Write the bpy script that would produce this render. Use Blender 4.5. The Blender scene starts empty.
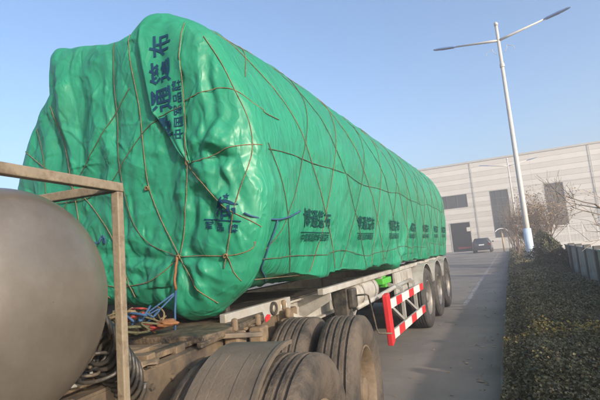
import bpy, bmesh, math, random
import numpy as np
from mathutils import Vector, Matrix
from mathutils.bvhtree import BVHTree
from mathutils.kdtree import KDTree

R = math.radians
random.seed(4); rng = np.random.default_rng(7)
scene = bpy.context.scene
COL = scene.collection

# ------------------------------------------------------------------ camera
EYE = Vector((0, 0, 1.45))
yaw, pit, rol = R(-25.3), R(7.1), R(5.0)
fw = Vector((math.sin(yaw)*math.cos(pit), math.cos(yaw)*math.cos(pit), math.sin(pit)))
r0 = Vector((math.cos(yaw), -math.sin(yaw), 0)); u0 = r0.cross(fw)
rt = r0*math.cos(rol) - u0*math.sin(rol); up = u0*math.cos(rol) + r0*math.sin(rol)
cd = bpy.data.cameras.new('camera'); cam = bpy.data.objects.new('camera', cd); COL.objects.link(cam)
cam.matrix_world = Matrix(((rt.x, up.x, -fw.x, EYE.x), (rt.y, up.y, -fw.y, EYE.y), (rt.z, up.z, -fw.z, EYE.z), (0, 0, 0, 1)))
cd.sensor_width = 36; cd.lens = 36*433/600; cd.clip_start = 0.05; cd.clip_end = 3000
scene.camera = cam
# ------------------------------------------------------------------ sky and sun
SUN_EL, SUN_AZ = 18.0, -62.0        # low winter sun behind the camera's right shoulder; the yard wall shades hedge and road
w = bpy.data.worlds.new('World'); scene.world = w; w.use_nodes = True
nt = w.node_tree; nt.nodes.clear()
sky = nt.nodes.new('ShaderNodeTexSky'); sky.sky_type = 'NISHITA'; sky.sun_disc = False
sky.sun_elevation = R(SUN_EL); sky.sun_rotation = R(180+SUN_AZ)
sky.air_density = 1.0; sky.dust_density = 4.5; sky.ozone_density = 3.0; sky.altitude = 50
bg = nt.nodes.new('ShaderNodeBackground'); bg.inputs[1].default_value = 0.15
ow = nt.nodes.new('ShaderNodeOutputWorld')
nt.links.new(sky.outputs[0], bg.inputs[0]); nt.links.new(bg.outputs[0], ow.inputs[0])
sl = bpy.data.lights.new('sun', 'SUN'); sl.energy = 2.9; sl.angle = R(1.0); sl.color = (1, .86, .70)
so = bpy.data.objects.new('sun', sl); COL.objects.link(so)
tos = Vector((-math.sin(R(SUN_AZ))*math.cos(R(SUN_EL)), -math.cos(R(SUN_AZ))*math.cos(R(SUN_EL)), math.sin(R(SUN_EL))))
so.rotation_euler = tos.to_track_quat('Z', 'Y').to_euler(); so.location = tos*40
vs = scene.view_settings; vs.view_transform = 'Standard'; vs.look = 'None'; vs.exposure = 1.12; vs.gamma = 1
scene.cycles.max_bounces = 6

# ------------------------------------------------------------------ numpy noise
PERM = rng.permutation(256); PERM = np.concatenate([PERM, PERM, PERM])
GRAD = rng.normal(size=(256, 3)); GRAD /= np.linalg.norm(GRAD, axis=1)[:, None]
def noise(p):
    p = np.asarray(p, float); i = np.floor(p).astype(int); f = p-i
    u = f*f*f*(f*(f*6-15)+10); i &= 255; out = 0
    for dx in (0, 1):
        wx = u[:, 0] if dx else 1-u[:, 0]
        for dy in (0, 1):
            wy = u[:, 1] if dy else 1-u[:, 1]
            for dz in (0, 1):
                wz = u[:, 2] if dz else 1-u[:, 2]
                h = PERM[PERM[PERM[(i[:, 0]+dx) & 255]+((i[:, 1]+dy) & 255)]+((i[:, 2]+dz) & 255)]
                out = out+wx*wy*wz*np.einsum('ij,ij->i', GRAD[h], f-np.array([dx, dy, dz]))
    return out*1.6
def ridged(p): return (1-np.abs(noise(p))*2.2)
def smooth(a, b, x):
    t = np.clip((x-a)/(b-a), 0, 1); return t*t*(3-2*t)

# ------------------------------------------------------------------ mesh helpers
class MB:
    def __init__(s): s.v = []; s.f = []
    def add(s, vs, fs):
        b = len(s.v); s.v += [tuple(map(float, q)) for q in vs]; s.f += [tuple(i+b for i in f) for f in fs]; return s
    def box(s, x0, x1, y0, y1, z0, z1, M=None):
        q = [(x, y, z) for z in (z0, z1) for y in (y0, y1) for x in (x0, x1)]
        if M is not None: q = [M @ Vector(a) for a in q]
        return s.add(q, [(0, 2, 3, 1), (4, 5, 7, 6), (0, 1, 5, 4), (2, 6, 7, 3), (0, 4, 6, 2), (1, 3, 7, 5)])
    def bar(s, a, b, wd, hd=None, upv=(0, 0, 1)):
        a = Vector(a); b = Vector(b); d = b-a; L = d.length; d.normalize(); hd = hd or wd
        x = d.cross(Vector(upv))
        if x.length < 1e-4: x = d.cross(Vector((1, 0, 0)))
        x.normalize(); z = x.cross(d)
        M = Matrix(((x.x, d.x, z.x, a.x), (x.y, d.y, z.y, a.y), (x.z, d.z, z.z, a.z), (0, 0, 0, 1)))
        return s.box(-wd/2, wd/2, 0, L, -hd/2, hd/2, M)
    def tube(s, pts, r, n=8, cap=True):
        P = [Vector(p) for p in pts]; m = len(P); rr = r if hasattr(r, '__len__') else [r]*m
        nrm = None; vs = []
        for i in range(m):
            t = (P[min(i+1, m-1)]-P[max(i-1, 0)])
            if t.length < 1e-9: t = Vector((0, 0, 1))
            t.normalize()
            if nrm is None:
                nrm = t.orthogonal().normalized()
            else:
                nrm = nrm-t*nrm.dot(t)
                nrm = nrm.normalized() if nrm.length > 1e-6 else t.orthogonal().normalized()
            bn = t.cross(nrm)
            for k in range(n):
                a = 2*math.pi*k/n; vs.append(P[i]+(nrm*math.cos(a)+bn*math.sin(a))*rr[i])
        fs = [(i*n+k, i*n+(k+1) % n, (i+1)*n+(k+1) % n, (i+1)*n+k) for i in range(m-1) for k in range(n)]
        if cap: fs += [tuple(range(n-1, -1, -1)), tuple((m-1)*n+k for k in range(n))]
        return s.add(vs, fs)
    def lathe(s, prof, n=40, M=None, closed=False):
        """prof: (radius, x); spun round the x axis"""
        m = len(prof); vs = []
        for (r, x) in prof:
            for k in range(n):
                a = 2*math.pi*k/n; q = Vector((x, r*math.cos(a), r*math.sin(a)))
                vs.append(M @ q if M is not None else q)
        rg = range(m) if closed else range(m-1)
        fs = [(i*n+k, i*n+(k+1) % n, ((i+1) % m)*n+(k+1) % n, ((i+1) % m)*n+k) for i in rg for k in range(n)]
        return s.add(vs, fs)
    def prism(s, poly, a0, a1, axis='x', M=None):
        """poly in the two other axes, extruded from a0 to a1"""
        def q(a, p):
            v = {'x': (a, p[0], p[1]), 'y': (p[0], a, p[1]), 'z': (p[0], p[1], a)}[axis]
            return M @ Vector(v) if M is not None else v
        n = len(poly)
        return s.add([q(a0, p) for p in poly]+[q(a1, p) for p in poly],
                     [tuple(range(n)), tuple(range(2*n-1, n-1, -1))]+[(i, (i+1) % n, n+(i+1) % n, n+i) for i in range(n)])
def wm(o):
    m = o.matrix_basis.copy()
    while o.parent: o = o.parent; m = o.matrix_basis @ m
    return m
def build(name, mb, mat, parent=None, world=False, bevel=0, smooth_=False, props=None):
    """one mesh object; world=True: vertices given in world space"""
    V = np.array([tuple(v) for v in mb.v], float) if not isinstance(mb, tuple) else np.asarray(mb[0], float)
    F = mb.f if not isinstance(mb, tuple) else mb[1]
    loc = None
    if parent is not None and world:
        Mi = np.array(wm(parent).inverted()); V = V @ Mi[:3, :3].T+Mi[:3, 3]
    elif parent is None:
        loc = np.array([(V[:, 0].min()+V[:, 0].max())/2, (V[:, 1].min()+V[:, 1].max())/2, V[:, 2].min()]); V = V-loc
    me = bpy.data.meshes.new(name); me.from_pydata(V.tolist(), [], F); me.validate()
    bm = bmesh.new(); bm.from_mesh(me); bmesh.ops.recalc_face_normals(bm, faces=bm.faces) if len(F) < 60000 else None
    bm.to_mesh(me); bm.free()
    if smooth_: me.polygons.foreach_set('use_smooth', [True]*len(me.polygons))
    o = bpy.data.objects.new(name, me); COL.objects.link(o)
    if loc is not None: o.location = loc
    if parent is not None: o.parent = parent
    me.materials.append(mat)
    if bevel:
        b = o.modifiers.new('bevel', 'BEVEL'); b.width = bevel; b.segments = 2; b.limit_method = 'ANGLE'; b.angle_limit = R(40)
    return o
def auto_smooth(o, ang=35):
    me = o.data; me.polygons.foreach_set('use_smooth', [True]*len(me.polygons)); me.set_sharp_from_angle(angle=R(ang)); return o
def tag(o, label=None, cat=None, group=None, kind=None):
    if label: o['label'] = label
    if cat: o['category'] = cat
    if group: o['group'] = group
    if kind: o['kind'] = kind
    return o
def empty(name, loc, rz=0, parent=None):
    o = bpy.data.objects.new(name, None); COL.objects.link(o); o.location = loc; o.rotation_euler = (0, 0, rz)
    o.empty_display_size = .2
    if parent: o.parent = parent
    return o
def copy_tree(o, parent=None):
    c = o.copy(); COL.objects.link(c); c.parent = parent
    for ch in list(o.children): copy_tree(ch, c)
    return c

# ------------------------------------------------------------------ materials
def mat(name, col, rough=.6, metal=0, var=.25, scale=6, bump=0, bscale=40, dust=None, dustamt=.5, dscale=3, coat=0, spec=.5, detail=6):
    m = bpy.data.materials.new(name); m.use_nodes = True; t = m.node_tree; n = t.nodes; L = t.links
    b = n['Principled BSDF']; b.inputs['Roughness'].default_value = rough; b.inputs['Metallic'].default_value = metal
    b.inputs['Coat Weight'].default_value = coat; b.inputs['Specular IOR Level'].default_value = spec
    tc = n.new('ShaderNodeTexCoord')
    nz = n.new('ShaderNodeTexNoise'); nz.inputs['Scale'].default_value = scale; nz.inputs['Detail'].default_value = detail; nz.inputs['Roughness'].default_value = .65
    L.new(tc.outputs['Object'], nz.inputs['Vector'])
    rp = n.new('ShaderNodeValToRGB'); rp.color_ramp.elements[0].position = .28; rp.color_ramp.elements[1].position = .72
    rp.color_ramp.elements[0].color = (*[c*(1-var) for c in col], 1); rp.color_ramp.elements[1].color = (*[min(1, c*(1+var)) for c in col], 1)
    L.new(nz.outputs['Fac'], rp.inputs['Fac']); out = rp.outputs['Color']
    if dust:
        n2 = n.new('ShaderNodeTexNoise'); n2.inputs['Scale'].default_value = dscale; n2.inputs['Detail'].default_value = 8; n2.inputs['Roughness'].default_value = .7
        L.new(tc.outputs['Object'], n2.inputs['Vector'])
        r2 = n.new('ShaderNodeValToRGB'); r2.color_ramp.elements[0].position = .62-dustamt*.5; r2.color_ramp.elements[1].position = .8-dustamt*.35
        L.new(n2.outputs['Fac'], r2.inputs['Fac'])
        mx = n.new('ShaderNodeMix'); mx.data_type = 'RGBA'; L.new(r2.outputs['Color'], mx.inputs['Factor'])
        L.new(out, mx.inputs['A']); mx.inputs['B'].default_value = (*dust, 1); out = mx.outputs['Result']
    L.new(out, b.inputs['Base Color'])
    if bump:
        n3 = n.new('ShaderNodeTexNoise'); n3.inputs['Scale'].default_value = bscale; n3.inputs['Detail'].default_value = 5
        L.new(tc.outputs['Object'], n3.inputs['Vector'])
        bp = n.new('ShaderNodeBump'); bp.inputs['Strength'].default_value = bump; bp.inputs['Distance'].default_value = .02
        L.new(n3.outputs['Fac'], bp.inputs['Height']); L.new(bp.outputs['Normal'], b.inputs['Normal'])
    return m
DUST = (.30, .225, .15)
M_asph = mat('asphalt', (0.124, 0.112, 0.0994), .9, var=.28, scale=.9, bump=.3, bscale=200, dust=(0.198, 0.175, 0.147), dustamt=.55, dscale=.55, detail=10)
M_ground = mat('yard_concrete', (.24, .22, .2), .9, var=.2, scale=.8, bump=.2, bscale=120)
M_soil = mat('soil', (.07, .055, .035), .95, var=.4, scale=9, bump=.6, bscale=30)
M_kerb = mat('kerb_stone', (.11, .107, .10), .9, var=.3, scale=7, bump=.3)
M_line = mat('road_paint', (.36, .35, .33), .85, var=.2, scale=9, dust=(.13, .125, .12), dustamt=.62, dscale=7)
M_tyre = mat('tyre_rubber', (0.0197, 0.018, 0.0163), .8, var=.3, scale=14, bump=.45, bscale=55, dust=(0.0923, 0.0721, 0.0537), dustamt=.58, dscale=3.5)
M_tyre_dark = mat('trailer_tyre_rubber', (.022, .022, .023), .8, var=.3, scale=14, bump=.3, bscale=70, dust=(.07, .06, .05), dustamt=.4, dscale=5)
M_rim = mat('dusty_rim', (0.19, 0.136, 0.0847), .75, var=.3, scale=9, bump=.15, dust=(0.106, 0.0789, 0.052), dustamt=.5, dscale=8)
M_rim_grey = mat('grey_rim', (.20, .19, .18), .5, metal=.4, var=.2, scale=9, dust=(.3, .27, .22), dustamt=.3)
M_dirtmetal = mat('dirty_chassis_metal', (.035, .03, .026), .65, var=.3, scale=8, bump=.12, bscale=40, dust=(.155, .112, .07), dustamt=.55, dscale=3)
M_grease = mat('greasy_black_metal', (.022, .02, .018), .55, var=.4, scale=9, bump=.4, bscale=50, dust=(.16, .115, .07), dustamt=.42, dscale=6)
M_fender = mat('dusty_plastic_mudguard', (0.0616, 0.0502, 0.0394), .7, var=.25, scale=7, bump=.2, bscale=90, dust=(0.115, 0.0937, 0.0724), dustamt=.6, dscale=3)
M_frame = mat('worn_frame_steel', (0.191, 0.157, 0.111), .55, var=.12, scale=18, bump=.15, bscale=60, dust=(0.102, 0.0723, 0.0467), dustamt=.22, dscale=20)
M_white = mat('dusty_white_paint', (0.339, 0.332, 0.31), .5, var=.12, scale=5, dust=(0.214, 0.195, 0.165), dustamt=.42, dscale=4)
M_greyp = mat('grey_paint', (0.288, 0.296, 0.296), .5, var=.15, scale=5, dust=(0.24, 0.208, 0.16), dustamt=.4, dscale=4)
M_black = mat('black_paint', (.018, .018, .019), .5, var=.3, scale=8, bump=.2, dust=(.1, .085, .065), dustamt=.36, dscale=6)
M_red = mat('red_reflective', (0.496, 0.024, 0.028), .45, var=.15, scale=8)
M_stripe = mat('white_reflective', (0.592, 0.56, 0.528), .45, var=.08, scale=8)
M_ragred = mat('faded_red_rag', (.22, .03, .025), .85, var=.3, scale=20)
M_tail = mat('dark_red_lens', (.10, .012, .012), .3)
M_green = mat('bright_green_paint', (0.06, 0.33, 0.036), .45, var=.15)
M_blueplate = mat('blue_grey_plate', (.21, .235, .26), .6, var=.2, scale=6, dust=(.26, .22, .17), dustamt=.3)
M_rope = mat('brown_rope', (.155, .115, .058), .9, var=.35, scale=30, bump=.5, bscale=120)
M_ropedk = mat('dark_net_rope', (.075, .075, .04), .9, var=.35, scale=30, bump=.5, bscale=120)
M_orange = mat('orange_strap', (.17, .075, .03), .8, var=.25, scale=30)
M_blue = mat('blue_rope', (.02, .065, .15), .8, var=.25, scale=30)
M_ink = mat('navy_print', (.006, .035, .075), .75, var=.3, scale=5, spec=.12)
M_ink2 = mat('faded_green_print', (.004, .045, .042), .75, var=.35, scale=5, spec=.12)
M_pole = mat('lamp_pole_paint', (0.391, 0.378, 0.357), .45, var=.08, scale=3)
M_polebase = mat('pale_blue_sleeve', (.40, .50, .60), .5, var=.08, scale=3)
M_lampblue = mat('blue_lamp_housing', (.07, .13, .27), .4, var=.1)
M_panelA = mat('cream_wall_panel', (.45, .432, .405), .6, var=.05, scale=.6)
M_panelB = mat('tan_wall_panel', (.392, .374, .348), .6, var=.05, scale=.6)
M_trim = mat('grey_trim', (.3, .29, .27), .6, var=.1)
M_win = mat('window_frame_dark', (.07, .07, .07), .5, var=.15)
M_glass = mat('dark_glass', (.035, .037, .04), .22, var=.4, scale=.9, spec=.25)
M_glass2 = mat('brown_glass', (.085, .072, .06), .3, var=.3, scale=.7, spec=.2)
M_dark = mat('dark_interior', (.03, .028, .027), .9)
M_wall = mat('yard_wall_concrete', (.27, .265, .225), .85, var=.2, scale=3, bump=.2, dust=(0.117, 0.117, 0.099), dustamt=.3)
M_wfence = mat('white_fence_paint', (0.51, 0.495, 0.465), .5, var=.06)
M_bark = mat('bare_bark', (.16, .115, .085), .9, var=.3, scale=12, bump=.5)
M_twig = mat('pink_brown_twig', (.24, .19, .15), .9, var=.3, scale=12)
M_carpaint = mat('dark_car_paint', (.02, .022, .03), .25, var=.1, coat=.6)
M_carglass = mat('car_glass', (.02, .022, .025), .06, spec=.8)
M_chrome = mat('plate_white', (.6, .6, .6), .4)
M_hood = mat('white_hood', (.72, .72, .7), .5, var=.06)
M_tanpost = mat('tan_post', (.36, .27, .16), .7, var=.2)

def leaf_mat(name, c0, c1, c2, rough=.55):
    m = bpy.data.materials.new(name); m.use_nodes = True; t = m.node_tree; n = t.nodes; L = t.links; b = n['Principled BSDF']
    g = n.new('ShaderNodeNewGeometry'); rp = n.new('ShaderNodeValToRGB'); e = rp.color_ramp.elements
    e[0].color = (*c0, 1); e[1].color = (*c2, 1); k = e.new(.5); k.color = (*c1, 1)
    L.new(g.outputs['Random Per Island'], rp.inputs['Fac']); L.new(rp.outputs['Color'], b.inputs['Base Color'])
    b.inputs['Roughness'].default_value = rough
    return m
M_leaf = leaf_mat('hedge_leaf', (.046, .044, .018), (.088, .080, .032), (.15, .122, .056))
M_sunleaf = leaf_mat('sun_painted_leaf', (.22, .16, .03), (.38, .26, .05), (.30, .22, .06))  # sunlight on one strip of hedge, put into the leaf colour as yellow
M_ever = leaf_mat('evergreen_leaf', (.05, .058, .03), (.08, .085, .045), (.13, .11, .06))
M_litter = leaf_mat('dry_leaf', (.16, .10, .05), (.22, .15, .08), (.3, .22, .12))

def tarp_mat():
    m = bpy.data.materials.new('green_tarpaulin'); m.use_nodes = True; t = m.node_tree; n = t.nodes; L = t.links
    b = n['Principled BSDF']; out = n['Material Output']
    tc = n.new('ShaderNodeTexCoord')
    def nz(scale, det, vec=None, rough=.6):
        a = n.new('ShaderNodeTexNoise'); a.inputs['Scale'].default_value = scale; a.inputs['Detail'].default_value = det; a.inputs['Roughness'].default_value = rough
        L.new(vec or tc.outputs['Object'], a.inputs['Vector']); return a
    rp = n.new('ShaderNodeValToRGB'); rp.color_ramp.elements[0].position = .3; rp.color_ramp.elements[1].position = .7
    rp.color_ramp.elements[0].color = (.019, .225, .128, 1); rp.color_ramp.elements[1].color = (.026, .275, .163, 1)
    L.new(nz(1.3, 6).outputs['Fac'], rp.inputs['Fac'])
    # dusty bloom on the sheet
    n2 = nz(2.2, 8); r2 = n.new('ShaderNodeValToRGB'); r2.color_ramp.elements[0].position = .5; r2.color_ramp.elements[1].position = .85
    r2.color_ramp.elements[1].color = (.35, .35, .35, 1)
    L.new(n2.outputs['Fac'], r2.inputs['Fac'])
    mx = n.new('ShaderNodeMix'); mx.data_type = 'RGBA'; L.new(r2.outputs['Color'], mx.inputs['Factor']); L.new(rp.outputs['Color'], mx.inputs['A']); mx.inputs['B'].default_value = (.08, .25, .17, 1)
    L.new(mx.outputs['Result'], b.inputs['Base Color'])
    b.inputs['Roughness'].default_value = .40; b.inputs['Specular IOR Level'].default_value = .45
    # crinkle relief: large soft puckers + fine creases
    mp = n.new('ShaderNodeMapping'); mp.inputs['Rotation'].default_value = (.5, 0, 0); mp.inputs['Scale'].default_value = (1, 2.4, .8)
    L.new(tc.outputs['Object'], mp.inputs['Vector'])
    hs = None
    for sc_, k_ in ((2.2, 1.), (6.5, .42)):
        q_ = nz(sc_, 1.5, mp.outputs['Vector'], .4); q_.inputs['Distortion'].default_value = .8
        m1 = n.new('ShaderNodeMath'); m1.operation = 'SUBTRACT'; m1.inputs[1].default_value = .5; L.new(q_.outputs['Fac'], m1.inputs[0])
        m2 = n.new('ShaderNodeMath'); m2.operation = 'ABSOLUTE'; L.new(m1.outputs[0], m2.inputs[0])
        m3 = n.new('ShaderNodeMath'); m3.operation = 'MULTIPLY_ADD'; m3.inputs[1].default_value = -k_; L.new(m2.outputs[0], m3.inputs[0])
        if hs: L.new(hs, m3.inputs[2])
        else: m3.inputs[2].default_value = 1
        hs = m3.outputs[0]
    a2 = n.new('ShaderNodeTexVoronoi'); a2.feature = 'DISTANCE_TO_EDGE'; a2.inputs['Scale'].default_value = 6
    wv = nz(4, 3); vm = n.new('ShaderNodeVectorMath'); vm.operation = 'MULTIPLY_ADD'; vm.inputs[1].default_value = (.35,)*3
    L.new(wv.outputs['Color'], vm.inputs[0]); L.new(tc.outputs['Object'], vm.inputs[2]); L.new(vm.outputs[0], a2.inputs['Vector'])
    b1 = n.new('ShaderNodeBump'); b1.inputs['Strength'].default_value = .45; b1.inputs['Distance'].default_value = .10; L.new(hs, b1.inputs['Height'])
    b2 = n.new('ShaderNodeBump'); b2.inputs['Strength'].default_value = .03; b2.inputs['Distance'].default_value = .03; L.new(a2.outputs['Distance'], b2.inputs['Height']); L.new(b1.outputs['Normal'], b2.inputs['Normal'])
    fac = b2.outputs['Normal']
    for sc_, amt in ((6, .10), (17, .075)):
        vf = n.new('ShaderNodeTexVoronoi'); vf.inputs['Scale'].default_value = sc_; L.new(vm.outputs[0], vf.inputs['Vector'])
        c1 = n.new('ShaderNodeVectorMath'); c1.operation = 'SUBTRACT'; c1.inputs[1].default_value = (.5, .5, .5); L.new(vf.outputs['Color'], c1.inputs[0])
        c2 = n.new('ShaderNodeVectorMath'); c2.operation = 'MULTIPLY_ADD'; c2.inputs[1].default_value = (amt,)*3; L.new(c1.outputs[0], c2.inputs[0]); L.new(fac, c2.inputs[2])
        c3 = n.new('ShaderNodeVectorMath'); c3.operation = 'NORMALIZE'; L.new(c2.outputs[0], c3.inputs[0]); fac = c3.outputs[0]
    L.new(fac, b.inputs['Normal'])
    tr = n.new('ShaderNodeBsdfTranslucent'); tr.inputs['Color'].default_value = (.03, .40, .22, 1); L.new(b2.outputs['Normal'], tr.inputs['Normal'])
    ms = n.new('ShaderNodeMixShader'); ms.inputs[0].default_value = .22
    L.new(b.outputs[0], ms.inputs[1]); L.new(tr.outputs[0], ms.inputs[2]); L.new(ms.outputs[0], out.inputs['Surface'])
    return m
M_tarp = tarp_mat()
def steel_mat():
    m = mat('dusty_tank_steel', (.25, .222, .19), .34, metal=.6, var=.22, scale=2.2, bump=.22, bscale=3.5, dust=(.165, .138, .108), dustamt=.5, dscale=1.6)
    t = m.node_tree; n = t.nodes; L = t.links; b = n['Principled BSDF']; tc = n.new('ShaderNodeTexCoord')
    wv = n.new('ShaderNodeTexWave'); wv.wave_type = 'RINGS'; wv.rings_direction = 'X'; wv.inputs['Scale'].default_value = 14; wv.inputs['Distortion'].default_value = 2.5; wv.inputs['Detail'].default_value = 3; wv.inputs['Detail Scale'].default_value = 1.2
    mp = n.new('ShaderNodeMapping'); mp.inputs['Location'].default_value = (0, -TANK_Y, -TANK_Z); L.new(tc.outputs['Object'], mp.inputs['Vector']); L.new(mp.outputs['Vector'], wv.inputs['Vector'])
    return m
TANK_Y, TANK_Z = -2.055, 1.375
M_steel = steel_mat()

# ================================================================== GROUND
def sheet(name, x0, x1, y0, y1, z, m, kind='structure'):
    b = MB().add([(x0, y0, z), (x1, y0, z), (x1, y1, z), (x0, y1, z)], [(0, 1, 2, 3)])
    return tag(build(name, b, m), kind=kind)
sheet('ground', -900, 900, -700, 1500, -.02, M_ground)
sheet('road', -14, -.275, -25, 47, -.012, M_asph)
sheet('lane_line', -1.18, -1.07, 10.5, 43, -.008, M_line)
kb = empty('kerb', (-.22, 0, 0)); tag(kb, kind='structure')
kmesh = None
for i in range(64):
    y0 = -3+i*.75
    if kmesh is None:
        k = build('kerb_stone', MB().box(-.05, .05, .004, .742, -.1, .10), M_kerb, kb, bevel=.012); k.location = (0, y0, 0); kmesh = k
    else:
        k = kmesh.copy(); COL.objects.link(k); k.parent = kb; k.location = (random.uniform(-.004, .004), y0, random.uniform(-.005, .005))

# ================================================================== TARPAULIN SURFACE
C0 = np.array([-2.62, 2.25])
front_pts = np.array([(-3.87, 2.1), (-3.84, 2.26), (-3.79, 2.45), (-3.64, 2.76), (-3.40, 3.02), (-3.38, 3.39), (-3.31, 3.42), (-3.14, 3.37), (-2.89, 3.32), (-2.70, 3.27),
    (-2.55, 3.26), (-2.36, 3.27), (-2.27, 3.34), (-2.20, 3.37), (-2.08, 3.34), (-1.99, 3.29), (-1.85, 3.20), (-1.70, 3.06), (-1.59, 2.84), (-1.45, 2.52), (-1.38, 2.16), (-1.36, 1.87),
    (-1.41, 1.56), (-1.56, 1.28), (-1.80, 1.13), (-2.05, 1.07), (-2.26, 1.16), (-2.6, 1.2), (-2.95, 1.2), (-3.4, 1.3), (-3.72, 1.55), (-3.84, 1.85)])
tp = [(-2.65+1.25*math.cos(a), 2.3+1.25*math.sin(a)) for a in np.linspace(0, math.pi, 60)]
tp += [(-3.90+.10*t**2, 2.3-1.17*t) for t in np.linspace(.05, 1, 20)]
tp += [(-1.40-.10*t**2, 2.3-1.17*t) for t in np.linspace(1, .05, 20)]
tp += [(x, 1.13) for x in np.linspace(-3.78, -1.52, 30)]
tube_pts = np.array(tp)
PH = np.linspace(-math.pi, math.pi, 721)
def polar(pts):
    d = pts-C0; a = np.arctan2(d[:, 1], d[:, 0]); r = np.hypot(d[:, 0], d[:, 1]); o = np.argsort(a); a = a[o]; r = r[o]
    return np.interp(PH, np.concatenate([a-2*math.pi, a, a+2*math.pi]), np.concatenate([r, r, r]))
RF = polar(front_pts); RT = polar(tube_pts)
ker = np.exp(-np.linspace(-3.2, 3.2, 9)**2); ker /= ker.sum()
RF = np.convolve(np.concatenate([RF[-5:-1], RF, RF[1:5]]), ker, 'valid')
def rad(phi, y):
    a = np.interp(phi, PH, RF); b = np.interp(phi, PH, RT); wgt = smooth(2.45, 3.5, y)
    return a*(1-wgt)+b*wgt
Y_F, Y_R = 2.46, 11.35
# net of ropes over the load, as lines in (phi, y)
net = []
PHB, PHT = R(-66), R(246)
def helix(ya, slope, seed):
    rr = random.Random(seed); j = [rr.uniform(-.04, .04) for _ in range(9)]
    out = []
    for k in range(161):
        t = k/160; phi = PHB+(PHT-PHB)*t; y = ya+slope*(phi-PHB)/R(60)+np.interp(t*8, range(9), j)+.05*math.sin(phi*3+seed)
        if 2.5 < y < Y_R-.05: out.append((phi, y))
    return out
for i in range(-8, 19):
    net.append((helix(2.1+i*.80, .86, i*3+1), i % 2))
for i in range(0, 28):
    net.append((helix(2.6+i*.80, -.86, i*5+2), (i+1) % 2))
for ph, zz in ((R(-3), 0), (R(-36), 0), (R(48), 1), (R(90), 0), (R(140), 0), (R(182), 0)):
    net.append(([(ph+.02*math.sin(y*2.2)+.012*math.sin(y*5.1), y) for y in np.arange(2.5, Y_R, .08)], zz))
net = [l for l in net if len(l[0]) > 4]
kd_pts = [(rad(p, y)*p, y, 0) for l, _ in net for p, y in l]
kd = KDTree(len(kd_pts))
for i, p in enumerate(kd_pts): kd.insert(p, i)
kd.balance()

def seg_dist(P, poly):
    """distance of points P (n,2) to a polyline and parameter 0..1 along it"""
    best = np.full(len(P), 9.); par = np.zeros(len(P)); n = len(poly)-1; side = np.zeros(len(P))
    for i in range(n):
        a = np.array(poly[i]); b = np.array(poly[i+1]); d = b-a; t = np.clip(((P-a)@d)/(d@d), 0, 1)
        q = P-a-t[:, None]*d; ds = np.hypot(q[:, 0], q[:, 1]); m = ds < best
        best[m] = ds[m]; par[m] = (i+t[m])/n; side[m] = np.sign(d[0]*q[m, 1]-d[1]*q[m, 0])
    return best, par, side
FR = [([(-2.56, 3.2), (-2.52, 2.81), (-2.50, 2.49), (-2.47, 2.1), (-2.4, 1.8), (-2.25, 1.6), (-1.98, 1.5)], 0),
      ([(-2.37, 3.2), (-2.3, 2.8), (-2.25, 2.4), (-2.24, 2.0), (-2.1, 1.7), (-1.98, 1.5)], 1),
      ([(-1.88, 3.15), (-1.88, 2.8), (-1.87, 2.45), (-1.87, 2.12), (-1.9, 1.8), (-1.98, 1.5)], 1),
      ([(-3.8, 1.5), (-3.4, 1.68), (-3.15, 1.9), (-2.98, 2.15), (-2.75, 2.35), (-2.5, 2.62), (-2.35, 2.76)], 0),
      ([(-3.85, 2.62), (-3.6, 2.5), (-3.3, 2.3), (-3.0, 2.12), (-2.8, 1.95), (-2.6, 1.72), (-2.5, 1.45), (-2.42, 1.25)], 1),
      ([(-3.3, 2.85), (-3.15, 2.55), (-3.0, 2.13), (-2.95, 1.8), (-2.8, 1.5), (-2.7, 1.25)], 1),
      ([(-3.85, 2.1), (-3.3, 2.02), (-2.9, 2.0), (-2.6, 2.05), (-2.35, 2.3), (-2.2, 2.45), (-1.9, 2.52)], 0),
      ([(-1.87, 2.55), (-1.7, 2.58), (-1.52, 2.60), (-1.36, 2.45)], 1),
      ([(-1.87, 2.12), (-1.72, 2.1), (-1.55, 2.16), (-1.34, 2.18)], 1),
      ([(-1.72, 3.0), (-1.58, 2.75), (-1.52, 2.6), (-1.42, 2.35), (-1.40, 2.1), (-1.5, 1.85), (-1.58, 1.6), (-1.65, 1.4)], 1),
      ([(-1.98, 1.5), (-1.8, 1.5), (-1.6, 1.47), (-1.36, 1.5)], 1),
      ([(-1.87, 2.1), (-1.72, 1.95), (-1.58, 1.76), (-1.45, 1.70), (-1.35, 1.62)], 1),
      ([(-1.98, 1.5), (-1.9, 1.35), (-1.76, 1.18)], 1), ([(-1.62, 1.48), (-1.6, 1.35), (-1.56, 1.28)], 1),
      ([(-2.9, 1.4), (-2.6, 1.32), (-2.2, 1.35), (-1.98, 1.5)], 1),
      ([(-3.5, 2.7), (-3.35, 2.4), (-3.3, 2.0), (-3.2, 1.7), (-2.9, 1.4)], 0)]
def dense(pts, step=.04):
    out = []
    for a, b in zip(pts[:-1], pts[1:]):
        a = np.array(a, float); b = np.array(b, float); n = max(1, int(np.linalg.norm(b-a)/step))
        out += [tuple(a+(b-a)*k/n) for k in range(n)]
    return out+[tuple(pts[-1])]
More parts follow.
